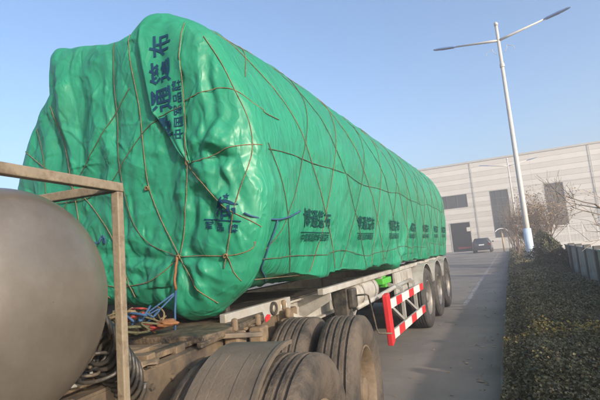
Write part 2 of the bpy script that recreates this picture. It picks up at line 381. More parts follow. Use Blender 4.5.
def drape(nx, ny, h, ex, ey, hold, grav, steps=70, iters=9, seed=1, bend=.25, amp=.02):
    """slack sheet buckling between the ropes: position based cloth on an nx by ny grid of spacing h, ex / ey = share of spare
    material along each axis, hold = mask of points pressed down by rope, grav = in-plane pull (a, b). Returns height off the load"""
    A, B = np.meshgrid(np.arange(nx)*h, np.arange(ny)*h, indexing='ij')
    q = np.c_[A.ravel()*3, B.ravel()*3, np.full(A.size, seed*3.7)]
    X = np.stack([A, B, np.abs(amp*noise(q)+amp*.6*noise(q*2.7)).reshape(nx, ny)], 2); V = np.zeros_like(X); X0 = X.copy()
    pin = np.zeros((nx, ny), bool); pin[0] = pin[-1] = True; pin[:, 0] = pin[:, -1] = True
    rx, ry = h*(1+ex), h*(1+ey); rd = math.hypot(rx, ry)
    def con(a, b, rest, k, push=False):
        d = b-a; L = np.sqrt((d*d).sum(-1))+1e-9; c = (L-rest)/L*(.5*k)
        if push: c = np.minimum(c, 0)
        d *= c[..., None]; a += d; b -= d
    g = np.array([grav[0], grav[1], 0.])*.00025
    for st in range(steps):
        V = V*.93+g; V[..., 2] -= .00003
        Y_ = X; X = X+V
        for it in range(iters):
            for o in (0, 1):
                m = (nx-o)//2*2; con(X[o:o+m:2], X[o+1:o+m:2], rx, .9)
                m = (ny-o)//2*2; con(X[:, o:o+m:2], X[:, o+1:o+m:2], ry, .9)
            for o in (0, 1):
                m = (nx-o)//2*2
                con(X[o:o+m:2, :-1], X[o+1:o+m:2, 1:], rd, .35); con(X[o:o+m:2, 1:], X[o+1:o+m:2, :-1], rd, .35)
            if it % 2 == 0:
                for o in (0, 1, 2, 3):
                    m = (nx-o)//4*4; con(X[o:o+m:4], X[o+2:o+m:4], 2*rx, bend, True)
                    m = (ny-o)//4*4; con(X[:, o:o+m:4], X[:, o+2:o+m:4], 2*ry, bend, True)
            X[pin] = X0[pin]*[1, 1, 0]
            u = X[..., 2]; np.maximum(u, 0, out=u); u[hold] = np.minimum(u[hold], .006)
        V = np.clip(X-Y_, -.01, .01)
    u = X[..., 2]
    # resample the height from where each point ended up (small in-plane shifts)
    U = np.zeros((nx, ny)); Wt = np.zeros((nx, ny))
    fa = np.clip(X[..., 0]/h, 0, nx-1.001); fb = np.clip(X[..., 1]/h, 0, ny-1.001); ia = fa.astype(int); ib = fb.astype(int); ta = fa-ia; tb_ = fb-ib
    for da, wa in ((0, 1-ta), (1, ta)):
        for db, wb in ((0, 1-tb_), (1, tb_)):
            np.add.at(U, (ia+da, ib+db), u*wa*wb); np.add.at(Wt, (ia+da, ib+db), wa*wb)
    U = np.where(Wt > .15, U/np.maximum(Wt, 1e-6), u)
    return U
def bilin(U, fa, fb):
    fa = np.clip(fa, 0, U.shape[0]-1.001); fb = np.clip(fb, 0, U.shape[1]-1.001); ia = fa.astype(int); ib = fb.astype(int); ta = fa-ia; tb_ = fb-ib
    return U[ia, ib]*(1-ta)*(1-tb_)+U[ia+1, ib]*ta*(1-tb_)+U[ia, ib+1]*(1-ta)*tb_+U[ia+1, ib+1]*ta*tb_
def hold_mask(nx, ny, a0, b0, h, lines, w_):
    m = np.zeros((nx, ny), bool)
    for l in lines:
        for a, b in l:
            i, j = int(round((a-a0)/h)), int(round((b-b0)/h))
            if 0 <= i < nx and 0 <= j < ny: m[max(i-w_, 0):i+w_+1, max(j-w_, 0):j+w_+1] = True
    return m
FOLDS = [  # polyline on the front (X, z), height out of the face, half width, taper at the ends
    ([(-3.24, 3.34), (-3.17, 3.1), (-3.08, 2.75), (-3.02, 2.45), (-2.99, 2.1)], .11, .055),
    ([(-3.40, 2.95), (-3.27, 2.6), (-3.2, 2.2)], -.10, .06),
    ([(-3.62, 2.6), (-3.5, 2.2), (-3.45, 1.8)], .04, .05),
    ([(-2.62, 3.24), (-2.54, 2.81), (-2.52, 2.49), (-2.49, 2.1)], -.05, .035),
    ([(-2.77, 3.25), (-2.74, 2.78), (-2.77, 2.38), (-2.88, 2.01)], .035, .05),
    ([(-2.95, 3.2), (-2.88, 2.8), (-2.92, 2.4)], -.03, .04),
    ([(-1.78, 3.1), (-1.73, 2.75), (-1.72, 2.4), (-1.76, 2.15)], .035, .022),
    ([(-1.72, 3.08), (-1.62, 2.75), (-1.60, 2.4), (-1.66, 2.14)], .035, .025),
    ([(-1.66, 2.98), (-1.52, 2.6), (-1.50, 2.35), (-1.57, 2.16)], .03, .025),
    ([(-1.58, 2.85), (-1.44, 2.45), (-1.42, 2.2)], .03, .03),
    ([(-1.69, 3.0), (-1.67, 2.7), (-1.66, 2.4)], -.03, .02),
    ([(-1.88, 2.12), (-1.72, 2.15), (-1.5, 2.10), (-1.33, 2.16)], -.07, .03),
    ([(-1.84, 2.03), (-1.72, 2.05), (-1.62, 2.0)], .07, .045),
    ([(-1.66, 2.2), (-1.57, 2.17), (-1.47, 2.19)], .06, .04),
    ([(-1.56, 2.06), (-1.53, 1.96), (-1.45, 1.84)], .05, .03),
    ([(-1.72, 1.96), (-1.62, 1.86), (-1.5, 1.66)], .045, .03),
    ([(-1.78, 1.95), (-1.72, 1.8), (-1.66, 1.55)], -.035, .03),
    ([(-1.48, 2.0), (-1.40, 1.9), (-1.37, 1.7)], .04, .03),
    ([(-1.62, 2.02), (-1.5, 1.9), (-1.42, 1.72)], -.045, .025),
    ([(-1.86, 2.1), (-1.87, 1.9), (-1.89, 1.7), (-1.93, 1.5)], -.08, .03),
    ([(-1.97, 2.1), (-1.97, 1.8), (-1.99, 1.55)], .03, .03),
    ([(-3.2, 1.62), (-2.6, 1.55), (-1.98, 1.51), (-1.57, 1.47), (-1.33, 1.48)], -.05, .03),
    ([(-1.96, 1.49), (-1.85, 1.3), (-1.75, 1.12)], .05, .035),
    ([(-1.97, 1.48), (-1.92, 1.3), (-1.88, 1.06)], -.045, .025),
    ([(-1.98, 1.48), (-2.02, 1.3), (-2.03, 1.06)], .06, .04),
    ([(-2.0, 1.48), (-2.12, 1.3), (-2.16, 1.14)], -.05, .03),
    ([(-1.94, 1.49), (-1.72, 1.36), (-1.55, 1.3)], .045, .03),
    ([(-2.0, 1.50), (-2.25, 1.36), (-2.45, 1.2)], .05, .04),
    ([(-2.7, 1.9), (-2.55, 1.7), (-2.1, 1.53)], .035, .035),
    ([(-2.9, 1.75), (-2.75, 1.5), (-2.6, 1.25)], .045, .035),
    ([(-3.05, 1.8), (-2.98, 1.5), (-2.85, 1.25)], -.045, .035),
    ([(-3.25, 1.9), (-3.2, 1.6), (-3.05, 1.3)], .05, .04),
    ([(-3.55, 2.0), (-3.45, 1.65), (-3.3, 1.4)], -.04, .04),
    ([(-2.75, 2.1), (-2.6, 2.0), (-2.3, 2.05)], .018, .03),
    ([(-2.95, 2.35), (-2.7, 2.2), (-2.45, 2.25)], -.018, .03),
]
NP = 720
phi = np.linspace(-math.pi, math.pi, NP, endpoint=False)
ks = np.concatenate([np.linspace(.01, .84, 96, endpoint=False), 1-(np.linspace(.4, 0, 40)**2)])
ys_t = np.concatenate([np.arange(Y_F+.012, 3.2, .02), np.arange(3.2, 5.5, .03), np.arange(5.5, Y_R, .05), [Y_R]])
rows = []; rownorm = []; isf = []; meta = []
cs, sn = np.cos(phi), np.sin(phi)
rf = rad(phi, np.full(NP, Y_F))
for k in ks:
    bulge = 1-(max(0, 1-k**15))**(1/2.1)
    rows.append(np.stack([C0[0]+k*rf*cs, np.full(NP, 2.24+.03*k*k+(Y_F-2.27)*bulge), C0[1]+k*rf*sn], 1)); meta.append(k)
for y in ys_t:
    r_ = rad(phi, np.full(NP, y)); rows.append(np.stack([C0[0]+r_*cs, np.full(NP, y), C0[1]+r_*sn], 1)); meta.append(2)
for k in (.97, .9, .7, .4, .05):     # closed rear end
    r_ = rad(phi, np.full(NP, Y_R)); rows.append(np.stack([C0[0]+k*r_*cs, np.full(NP, Y_R+.18*(1-k**4)), C0[1]+k*r_*sn], 1)); meta.append(3)
G = np.array(rows); nr = len(G); meta = np.array(meta)
du = np.roll(G, -1, 1)-np.roll(G, 1, 1); dv = np.empty_like(G); dv[1:-1] = G[2:]-G[:-2]; dv[0] = G[1]-G[0]; dv[-1] = G[-1]-G[-2]
N = np.cross(du, dv); N /= np.linalg.norm(N, axis=2)[..., None]+1e-9
ctr = np.array([C0[0], 6.5, C0[1]])
if ((G[120]-[C0[0], G[120, 0, 1], C0[1]])*N[120]).sum() < 0: N = -N
for i_, k_ in enumerate(ks):
    a_ = smooth(.97, 1., k_); N[i_] = N[i_]*a_+np.array([0, -1., 0])*(1-a_); N[i_] /= np.linalg.norm(N[i_], axis=1)[:, None]
P = G.reshape(-1, 3).copy(); NN = N.reshape(-1, 3)
mrow = np.repeat(meta, NP); phv = np.tile(phi, nr); yv = P[:, 1]
frontm = (mrow <= 1); tubem = (mrow == 2)
D = np.zeros(len(P))
# --- front folds
wf = np.where(frontm, 1., smooth(2.66, 2.46, yv)*(mrow == 2))
near_f = wf > .001
Q = P[near_f][:, [0, 2]]
jit = np.stack([noise(np.c_[Q*3.1, np.zeros(len(Q))]), noise(np.c_[Q*3.1, np.full(len(Q), 7.7)])], 1)*.05
d_ = np.zeros(len(Q))
for poly, h, wd in FOLDS:
    ds, par, side = seg_dist(Q+jit, poly)
    env = np.clip(np.minimum(par+.15, 1.1-par*.95)*2.2, 0, 1)
    prof = np.maximum(0, 1-ds/(wd*2.0))
    d_ += .46*h*env*prof
q3 = np.c_[Q, np.zeros(len(Q))]
warp = noise(q3*1.7+3.3)*.6
FH = .02; FA, FB = -4.0, .98; fnx, fny = 140, 126
UF = drape(fnx, fny, FH, .050, .026, hold_mask(fnx, fny, FA, FB, FH, [dense(p, .015) for p, _ in FR], 0), (0, -1.), 80, 10, 1, .16)
def creases(Q, n_, seed, box, ln, wd, hh, tilt, spr):
    g = np.random.default_rng(seed); out = np.zeros(len(Q))
    for k in range(n_):
        c = np.array([g.uniform(box[0], box[1]), g.uniform(box[2], box[3])]); a = g.normal(tilt, spr); L = g.uniform(*ln); v = np.array([math.sin(a), math.cos(a)])
        m_ = c+np.array([v[1], -v[0]])*g.normal(0, .06)*L
        ds, par, sd = seg_dist(Q, [c-v*L/2, m_, c+v*L/2]); w2 = g.uniform(*wd); h2 = g.uniform(*hh)*g.choice([1, 1, -1])
        wl = np.where(sd > 0, w2, w2*g.uniform(.5, 2.2))
        out += h2*np.maximum(0, 1-ds/wl)*np.clip(np.minimum(par, 1-par)*3.2, 0, 1)
    return out
jq = Q+jit*.12
d_ += creases(jq, 24, 5, (-3.9, -1.35, 1.3, 3.4), (.8, 1.9), (.12, .34), (.008, .024), 0, .2)
d_ += creases(jq, 60, 9, (-3.9, -1.35, 1.1, 3.4), (.4, 1.0), (.05, .14), (.005, .016), .05, .55)
d_ += creases(jq, 330, 6, (-3.9, -1.35, 1.1, 3.4), (.10, .45), (.014, .04), (.003, .010), .2, .8)
d_ += creases(jq, 70, 7, (-1.95, -1.3, 1.8, 2.3), (.12, .4), (.03, .08), (.005, .014), .6, .9)
d_ += creases(jq, 70, 8, (-3.6, -1.4, 1.1, 1.55), (.12, .4), (.02, .07), (.006, .020), .1, .8)
d_ += .12*bilin(UF, (Q[:, 0]-FA)/FH, (Q[:, 1]-FB)/FH)-.02
d_ += .012*(ridged(np.c_[Q[:, 0]*2.3+warp*.7, Q[:, 1]*1.0+warp*.5, np.full(len(Q), 1.)])-.5)
d_ -= .6*d_.mean(); rimf = 1-.7*np.where(frontm, smooth(.80, 1., np.minimum(mrow, 1.)), 1.)[near_f]; D[near_f] += d_*wf[near_f]*rimf
# --- side wrinkles
tm = tubem
arc = phv*1.25
wt = tm*smooth(2.46, 2.9, yv)
wp = noise(np.c_[yv*.9, arc*.9, np.zeros(len(P))])*.8
SH = .04; SA, SB = Y_F-.1, -1.35*1.25; snx, sny = 228, 204
US = drape(snx, sny, SH, .014, .020, hold_mask(snx, sny, SA, SB, SH, [dense([(y, p*1.25) for p, y in l], .03) for l, _ in net], 0), (.0, 0), 55, 9, 2, .18, .012)
arcp = np.where(phv < -1.6, phv+2*math.pi, phv)*1.25
D += wt*.20*(bilin(US, (yv-SA)/SH, (arcp-SB)/SH)-.012)
sel = np.nonzero(tm & (np.cos(phv) > -.1))[0]; QS = np.c_[yv[sel], arcp[sel]]
jS = QS+.03*np.stack([noise(np.c_[QS*2.4, np.zeros(len(QS))]), noise(np.c_[QS*2.4, np.ones(len(QS))*4.4])], 1)
D[sel] += wt[sel]*creases(jS, 90, 15, (2.5, 11.3, -1.0, 1.9), (.5, 1.6), (.06, .18), (.004, .013), .55, .30)
D[sel] += wt[sel]*creases(jS, 160, 16, (2.5, 7.5, -1.1, 1.6), (.2, .7), (.03, .08), (.002, .006), .5, .5)
D += wt*.005*(ridged(np.c_[yv*2.6+arc*1.0+wp, arc*.9-yv*.35, np.full(len(P), 2.)])-.4)
low = smooth(1.75, 1.15, P[:, 2])*tm
D += low*.034*noise(np.c_[yv*2.6+wp*1.5, arc*.6, np.full(len(P), 11.)])
D += low*.020*(ridged(np.c_[yv*4.1+arc*2+wp, arc*.5, np.full(len(P), 13.)])-.45)
# one loose bright flare near the axles, slack crest along the top
fl, par, sd = seg_dist(np.c_[yv, P[:, 2]], [(6.9, 1.75), (6.45, 1.35), (6.1, 1.14)]); D += tm*(P[:, 0] > -2.6)*.045/(1+(fl/.07)**2)**1.5
D += tm*.05*smooth(.6, 1, sn[np.arange(len(P)) % NP])*(ridged(np.c_[yv*1.1, np.zeros(len(P)), np.full(len(P), 21.)])-.45)
# --- ropes pull the sheet in
idx = np.nonzero(tm)[0]
rr_ = rad(phv[idx], yv[idx])
dd = np.array([kd.find((a*b, c, 0))[2] for a, b, c in zip(rr_, phv[idx], yv[idx])])
D[idx] += .010*(1-np.exp(-(dd/.07)**2))-.008
P += NN*D[:, None]
hem = np.interp(P[:, 1], [2.46, 4, 6, 11], [1.27, 1.25, 1.20, 1.14]); mk = tm & (P[:, 2] < 2.3) & (P[:, 0] > -2.62)
P[mk, 2] = 2.3-(2.3-P[mk, 2])*(2.3-hem[mk])/1.17
# hem unevenness
P[:, 2] += np.where(P[:, 2] < 1.3, .03*noise(np.c_[P[:, 0]*3, P[:, 1]*2.2, np.zeros(len(P))]), 0)
F = [(i*NP+j, i*NP+(j+1) % NP, (i+1)*NP+(j+1) % NP, (i+1)*NP+j) for i in range(nr-1) for j in range(NP)]
F.append(tuple(range(NP)))
BV = BVHTree.FromPolygons(P.tolist(), F)
tarp = build('tarpaulin', (P, F), M_tarp, smooth_=True)
tag(tarp, 'huge glossy green printed tarpaulin wrapped round the tank trailer', 'tarpaulin')

def on_side(ph, y, off=.0):
    d = Vector((math.cos(ph), 0, math.sin(ph))); o = Vector((C0[0], y, C0[1]))+d*4
    h = BV.ray_cast(o, -d)
    return h[0]+d*off if h[0] else None
def on_front(x, z, off=.0):
    h = BV.ray_cast(Vector((x, .5, z)), Vector((0, 1, 0)))
    if h[0] is None or h[0].y > 3.3: return None
    return h[0]+Vector((0, -off, 0))
def ride_side(path, off):
    out = []
    for q in path:
        d = Vector((q.x-C0[0], 0, q.z-C0[1])); r_ = d.length; d.normalize()
        h = BV.ray_cast(Vector((C0[0], q.y, C0[1]))+d*4, -d)
        if h[0] is not None:
            rs = Vector((h[0].x-C0[0], 0, h[0].z-C0[1])).length+off
            if rs > r_: q = Vector((C0[0], q.y, C0[1]))+d*rs
        out.append(q)
    return out
def ride_front(path, off):
    out = []
    for q in path:
        h = BV.ray_cast(Vector((q.x, .5, q.z)), Vector((0, 1, 0))); g = BVF.ray_cast(Vector((q.x, .5, q.z)), Vector((0, 1, 0)))
        y = min([k[0].y for k in (h, g) if k[0] is not None]+[9])-off
        out.append(Vector((q.x, min(q.y, y), q.z)))
    return out
def lift(path, k=2):
    """a stretched rope bridges the hollows: pull each point towards its neighbours' mean, only outwards is kept by offset"""
    p = [Vector(q) for q in path]
    for _ in range(k): p = [p[0]]+[(p[i-1]+p[i]*2+p[i+1])/4 for i in range(1, len(p)-1)]+[p[-1]]
    return p
# ---- hanging flap of the sheet's printed hem on the front
def flap():
    L = [(-2.23, 3.24), (-2.19, 2.89), (-2.15, 2.58), (-2.02, 2.33), (-1.86, 2.11)]
    Rr = [(-1.86, 3.22), (-1.88, 2.85), (-1.88, 2.55), (-1.87, 2.3), (-1.84, 2.11)]
    nu, nv = 46, 30; V = []; 
    for i in range(nu):
        t = i/(nu-1)*4
        lx, lz = np.interp(t, range(5), [a[0] for a in L]), np.interp(t, range(5), [a[1] for a in L])
        rx, rz = np.interp(t, range(5), [a[0] for a in Rr]), np.interp(t, range(5), [a[1] for a in Rr])
        for j in range(nv):
            s = j/(nv-1); x = lx+(rx-lx)*s; z = lz+(rz-lz)*s
            h = on_front(x, z) or Vector((x, 2.35, z))
            out = .010+.042*(1-s)**1.4*min(1, t*1.5+.25)*(1-(t/4)**3)+.02*math.sin(s*9+t*1.3)*s*(1-s)*2
            V.append((x, h.y-out, z))
    V = np.array(V); g = V.reshape(nu, nv, 3)
    yy = g[:, :, 1]                                   # calm the small ripples of the sheet beneath
    for _ in range(12):
        yy[1:-1, 1:-1] = (yy[1:-1, 1:-1]*2+yy[2:, 1:-1]+yy[:-2, 1:-1]+yy[1:-1, 2:]+yy[1:-1, :-2])/6
    g[0, :, 1] += .16; g[0, :, 2] += .01
    Fq = [(i*nv+j, i*nv+j+1, (i+1)*nv+j+1, (i+1)*nv+j) for i in range(nu-1) for j in range(nv-1)]
    o = build('hem_flap', (g.reshape(-1, 3), Fq), M_tarp, tarp, world=True, smooth_=True)
    sm = o.modifiers.new('thick', 'SOLIDIFY'); sm.thickness = .006; sm.offset = -1
    return BVHTree.FromPolygons(g.reshape(-1, 3).tolist(), Fq)
BVF = flap()

# ---- printed lettering laid on the sheet
def text_mesh(body, size, bold=0.0, maxlen=.02):
    cu = bpy.data.curves.new('lettering', 'FONT'); cu.body = body; cu.size = size; cu.offset = bold; cu.resolution_u = 2
    cu.align_x = 'CENTER'; cu.align_y = 'CENTER'
    ob = bpy.data.objects.new('lettering_tmp', cu); COL.objects.link(ob)
    dg = bpy.context.evaluated_depsgraph_get(); me = bpy.data.meshes.new_from_object(ob.evaluated_get(dg))
    bpy.data.objects.remove(ob); bpy.data.curves.remove(cu)
    bm = bmesh.new(); bm.from_mesh(me); bpy.data.meshes.remove(me)
    bmesh.ops.triangulate(bm, faces=bm.faces)
    for _ in range(4):
        e = [q for q in bm.edges if q.calc_length() > maxlen]
        if not e: break
        bmesh.ops.subdivide_edges(bm, edges=e, cuts=1); bmesh.ops.triangulate(bm, faces=bm.faces)
    bm.verts.ensure_lookup_table(); V = [(v.co.x, v.co.y) for v in bm.verts]; Fq = [tuple(v.index for v in f.verts) for f in bm.faces]
    bm.verts.index_update(); Fq = [tuple(v.index for v in f.verts) for f in bm.faces]
    bm.free(); return V, Fq
def bar2d(x0, x1, y0, y1, n=16):
    V = [(x0+(x1-x0)*i/n, y) for i in range(n+1) for y in (y0, y1)]
    return V, [(2*i, 2*i+2, 2*i+3, 2*i+1) for i in range(n)]
def lay(parts, fn, name, m, parent=tarp):
    mb = MB()
    for V, Fq in parts:
        q = [fn(x, y) for x, y in V]; ok = [k is not None for k in q]; q = [k or Vector((0, 6, 2.2)) for k in q]
        mb.add(q, [f for f in Fq if all(ok[i] for i in f)])
    if mb.f: return build(name, mb, m, parent, world=True)
big = [text_mesh(c, .155, .0025) for c in '博通篷布']; small = text_mesh('中国军品牌博通篷布', .064, .001)
for i, y0 in enumerate((3.30, 4.66, 5.95, 7.22, 8.45, 9.7, 10.9)):
    def fn(x, y, y0=y0, dz=0):
        z = 1.715+y; d = Vector((-1, 0, 0)); h = BV.ray_cast(Vector((0, y0+x, z)), d)
        return h[0]+Vector((.008, 0, 0)) if h[0] and h[0].x > -2 else None
    sh = lambda V, dx, dy: [(a+dx, b+dy) for a, b in V]
    for k, g_ in enumerate(big): lay([(sh(g_[0], .02+(k-1.5)*.155, 0), g_[1])], fn, 'lettering', M_ink2)
    lay([(sh(small[0], 0, -.145), small[1])], fn, 'lettering', M_ink2)
    lay([bar2d(-.31, .30, -.104, -.096)], fn, 'underline', M_ink2)
def ffn(x0, z0, rot, bv, off=.008, sh=0):
    c, s = math.cos(rot), math.sin(rot)
    def f(x, y):
        X = x0+x*c-y*s+sh*(x*s+y*c); Z = z0+x*s+y*c; h = bv.ray_cast(Vector((X, .5, Z)), Vector((0, 1, 0)))
        return h[0]+Vector((0, -off, 0)) if h[0] and h[0].y < 3 else None
    return f
for k, c in enumerate('博通篷布'): lay([text_mesh(c, .18, .003)], ffn(-2.035, 2.70+(k-1.5)*.205, R(92), BVF, .005), 'lettering', M_ink)
for k, c in enumerate('中国军品牌'): lay([text_mesh(c, .078, .001)], ffn(-1.915, 2.50+(k-2)*.086, R(91), BVF, .005), 'lettering', M_ink)
for k, c in enumerate('军品牌'): lay([text_mesh(c, .058, .001)], ffn(-1.635+(k-1)*.085, 1.66-(k-1)*.018, R(-9), BV), 'lettering', M_ink)
lay([bar2d(-.13, .13, -.004, .004)], ffn(-1.625, 1.705, R(-9), BV), 'underline', M_ink)
def emblem():
    # a star over a sweeping brush figure
    parts = []
    def stroke(pts, ws):
        V = []; 
        pp = dense(pts, .02); n = len(pp)
        for i, p in enumerate(pp):
            a = np.array(pp[min(i+1, n-1)])-np.array(pp[max(i-1, 0)]); a /= np.linalg.norm(a); nn = np.array([-a[1], a[0]]); wdt = np.interp(i/(n-1), np.linspace(0, 1, len(ws)), ws)
            V += [tuple(np.array(p)+nn*wdt), tuple(np.array(p)-nn*wdt)]
        parts.append((V, [(2*i, 2*i+2, 2*i+3, 2*i+1) for i in range(n-1)]))
    stroke([(-.12, .02), (-.05, .075), (.03, .085), (.10, .05), (.14, .045)], [.006, .018, .02, .016, .004])
    stroke([(-.02, .13), (-.05, .06), (-.09, -.01), (-.13, -.05)], [.008, .018, .016, .004])
    stroke([(-.03, .03), (-.035, -.10)], [.014, .012])
    stroke([(.055, .04), (.06, -.06), (.045, -.10)], [.014, .014, .006])
    stroke([(-.03, -.02), (.05, -.015)], [.009, .009]); stroke([(-.03, -.065), (.05, -.06)], [.009, .009])
    stroke([(-.095, -.005), (-.10, -.07)], [.018, .010]); stroke([(.10, .01), (.105, -.05)], [.018, .012])
    star = [(.03+.038*(1 if k % 2 == 0 else .42)*math.sin(k*math.pi/5), .135+.038*(1 if k % 2 == 0 else .42)*math.cos(k*math.pi/5)) for k in range(10)]
    parts.append((star+[(.03, .135)], [(k, (k+1) % 10, 10) for k in range(10)]))
    lay([([(a*.60, b*.60) for a, b in V], f) for V, f in parts], ffn(-1.585, 1.77, R(-3), BV), 'emblem', M_ink)
emblem()

# ================================================================== ROPES
netobj = empty('rope_net', (-2.65, 2.5, 1.1)); tag(netobj, 'brown rope net lashed in diamonds over the long green load', 'net')
for l, kind in net:
    pts = [on_side(p, y, .006) for p, y in dense(l, .05)]
    run = []
    runs = []
    for q in pts:
        if q is None:
            if len(run) > 3: runs.append(run)
            run = []
        else: run.append(q)
    if len(run) > 3: runs.append(run)
    for r_ in runs: build('rope', MB().tube(ride_side(lift(r_, 6), .004), .0034 if kind else .0032, 6), M_rope if kind else M_ropedk, netobj, world=True, smooth_=True)
for pl, kind in FR:
    q = [on_front(x, z, .008) for x, z in dense(pl, .03)]; q = [a for a in q if a]
    if pl[-1][0] > -1.38:
        ph = math.atan2(pl[-1][1]-C0[1], 1.25); q += [a for a in [on_side(ph, y, .006) for y in np.arange(2.42, 2.75, .03)] if a]
    if len(q) > 3: build('rope', MB().tube(ride_front(lift(q, 14), .003), .0034, 6), M_rope if kind else M_ropedk, netobj, world=True, smooth_=True)
# knots
for x, z in ((-1.98, 1.5), (-1.87, 2.12), (-1.62, 1.48), (-2.24, 2.0)):
    q = on_front(x, z, .02)
    if q:
        path = [q+Vector((math.cos(a*2.3)*.012, -.008*math.sin(a*1.7), math.sin(a*2.9)*.012)) for a in np.linspace(0, 7, 26)]
        build('knot', MB().tube(path, .005, 5), M_rope, netobj, world=True, smooth_=True)
# blue rope tied across the corner
def front_or_side(x, z):
    return on_front(x, z, .02)
br = [(-1.47, 1.735), (-1.42, 1.70), (-1.385, 1.69)]
bp_ = [on_front(x, z, .018) for x, z in dense(br, .02)]; bp_ = [q for q in bp_ if q]
bp2 = [Vector((BV.ray_cast(Vector((0, y, z)), Vector((-1, 0, 0)))[0].x+.016, y, z)) for y, z in dense([(2.56, 1.69), (2.75, 1.72), (2.92, 1.77)], .03)]
bo = empty('blue_rope', (-1.4, 2.5, 1.2)); tag(bo, 'blue rope tied across the corner of the green tarpaulin', 'rope')
build('rope', MB().tube(lift(bp_+bp2, 2), .006, 6), M_blue, bo, world=True, smooth_=True)
bp3 = [Vector((BV.ray_cast(Vector((0, y, z)), Vector((-1, 0, 0)))[0].x+.014, y, z)) for y, z in dense([(2.56, 1.69), (2.56, 1.5), (2.58, 1.38), (2.8, 1.27)], .03)]
build('rope', MB().tube(lift(bp3, 2), .0055, 6), M_blue, bo, world=True, smooth_=True)
for x, z in ((-2.85, 1.62), (-3.0, 2.02)):
    q0 = on_front(x, z, .02); q1 = on_front(x+.17, z+.06, .02)
    if q0 and q1:
        s = empty('blue_rope', tuple(q0)); tag(s, 'short blue rope end knotted on the %s of the green sheet' % ('lower front' if z < 1.8 else 'front face'), 'rope')
        path = [q0.lerp(q1, t)+Vector((0, -.01, .012*math.sin(t*14))) for t in np.linspace(0, 1, 14)]
        build('rope', MB().tube(path, .006, 6), M_blue, s, world=True, smooth_=True)
        build('knot', MB().tube([q1+Vector((math.cos(a*2)*.025, -.015*math.sin(a), math.sin(a*3)*.03)) for a in np.linspace(0, 6, 22)], .006, 5), M_blue, s, world=True, smooth_=True)
# orange-and-blue strap at the bottom of the front
q0 = on_front(-1.98, 1.5, .03); st = empty('tie_strap', (-1.99, 2.2, 1.0)); tag(st, 'orange webbing strap with blue rope tail hanging down the tarpaulin front', 'strap')
path = [on_front(-1.98-.012*t, 1.5-.21*t, .035) or Vector((-1.98, 2.2, 1.5-.21*t)) for t in np.linspace(0, 1, 10)]
build('webbing', MB().tube(path, .009, 6), M_orange, st, world=True, smooth_=True)
e_ = path[-1]
build('rope_tail', MB().tube([e_, e_+Vector((.01, -.03, -.12)), e_+Vector((.02, -.05, -.27))], .007, 6), M_blue, st, world=True, smooth_=True)
build('rope_tail', MB().tube([e_+Vector((0, -.02, -.02)), e_+Vector((-.18, -.1, -.14)), e_+Vector((-.34, -.2, -.26))], .0055, 6), M_blue, st, world=True, smooth_=True)
build('rope_tail', MB().tube([e_+Vector((0, -.02, -.03)), e_+Vector((-.12, -.12, -.17)), e_+Vector((-.24, -.22, -.30))], .0055, 6), M_blue, st, world=True, smooth_=True)

# ================================================================== TRAILER
TR = empty('tank_trailer', (-2.65, 7, 0)); tag(TR, 'grey and white three axle tank trailer under the green tarpaulin', 'trailer')
W = dict(parent=TR, world=True)
prof = [(.02, 2.75), (.6, 2.68), (1.0, 2.62), (1.12, 2.75), (1.12, 11.1), (.6, 11.15), (.02, 11.2)]
Mtank = Matrix(((0, 1, 0, -2.65), (1, 0, 0, 0), (0, 0, 1, 2.3), (0, 0, 0, 1)))
build('tank_barrel', MB().lathe(prof, 48, Mtank), M_greyp, smooth_=True, **W)
# gooseneck side beam with rounded end and two round markers
def rounded_end(y0, y1, z0, z1, r):
    p = [(y0, z0+.0), (y1-r, z0)]+[(y1-r+r*math.sin(a), z0+r-r*math.cos(a)) for a in np.linspace(.2, 1.57, 6)]+[(y1, z1), (y0, z1)]
    return p
for sx in (-1.75, -3.6):
    build('gooseneck_beam', MB().prism(rounded_end(2.40, 3.34, .985, 1.10, .05), sx-.05, sx+.0), M_greyp, bevel=.006, **W)
build('nose_plate', MB().box(-3.55, -1.81, 2.50, 2.55, 1.06, 1.24), M_black, bevel=.01, **W)  # shade under the tarpaulin front painted into the nose and skid plates' black
build('skid_plate', MB().box(-3.55, -1.82, 2.56, 4.3, 1.05, 1.063), M_black, **W)
MX = lambda x, y, z: Matrix.Translation((x, y, z))
build('marker_ring', MB().lathe([(.052, 0), (.052, .016), (.031, .016), (.031, 0)], 28, MX(-1.749, 3.03, 1.045), True), M_black, smooth_=False, **W)
build('marker_lens', MB().lathe([(.001, .012), (.029, .008), (.031, 0)], 24, MX(-1.749, 3.03, 1.045)), M_greyp, smooth_=True, **W)
build('marker_lens', MB().lathe([(.001, .018), (.03, .014), (.043, .004), (.047, 0)], 24, MX(-1.749, 3.21, 1.04)), M_stripe, smooth_=True, **W)
for sx in (-1.98, -3.2):
    b = MB(); b.box(sx, sx+.13, 3.3, 11.2, 1.02, 1.04); b.box(sx, sx+.13, 3.3, 11.2, .78, .80); b.box(sx+.055, sx+.07, 3.3, 11.2, .8, 1.02)
    build('chassis_beam', b, M_white, **W)
build('side_rail', MB().box(-1.62, -1.56, 3.62, 11.2, 1.07, 1.125), M_white, bevel=.006, **W)
for y in np.arange(3.8, 11.2, .9): build('outrigger', MB().prism([(-1.91, .82), (-1.57, 1.0), (-1.57, 1.07), (-1.91, 1.04)], y, y+.012, 'y'), M_white, **W)
for y in (3.6, 5.4, 7.2, 9, 10.9): build('cross_member', MB().box(-3.1, -1.97, y, y+.1, .84, .98), M_white, **W)
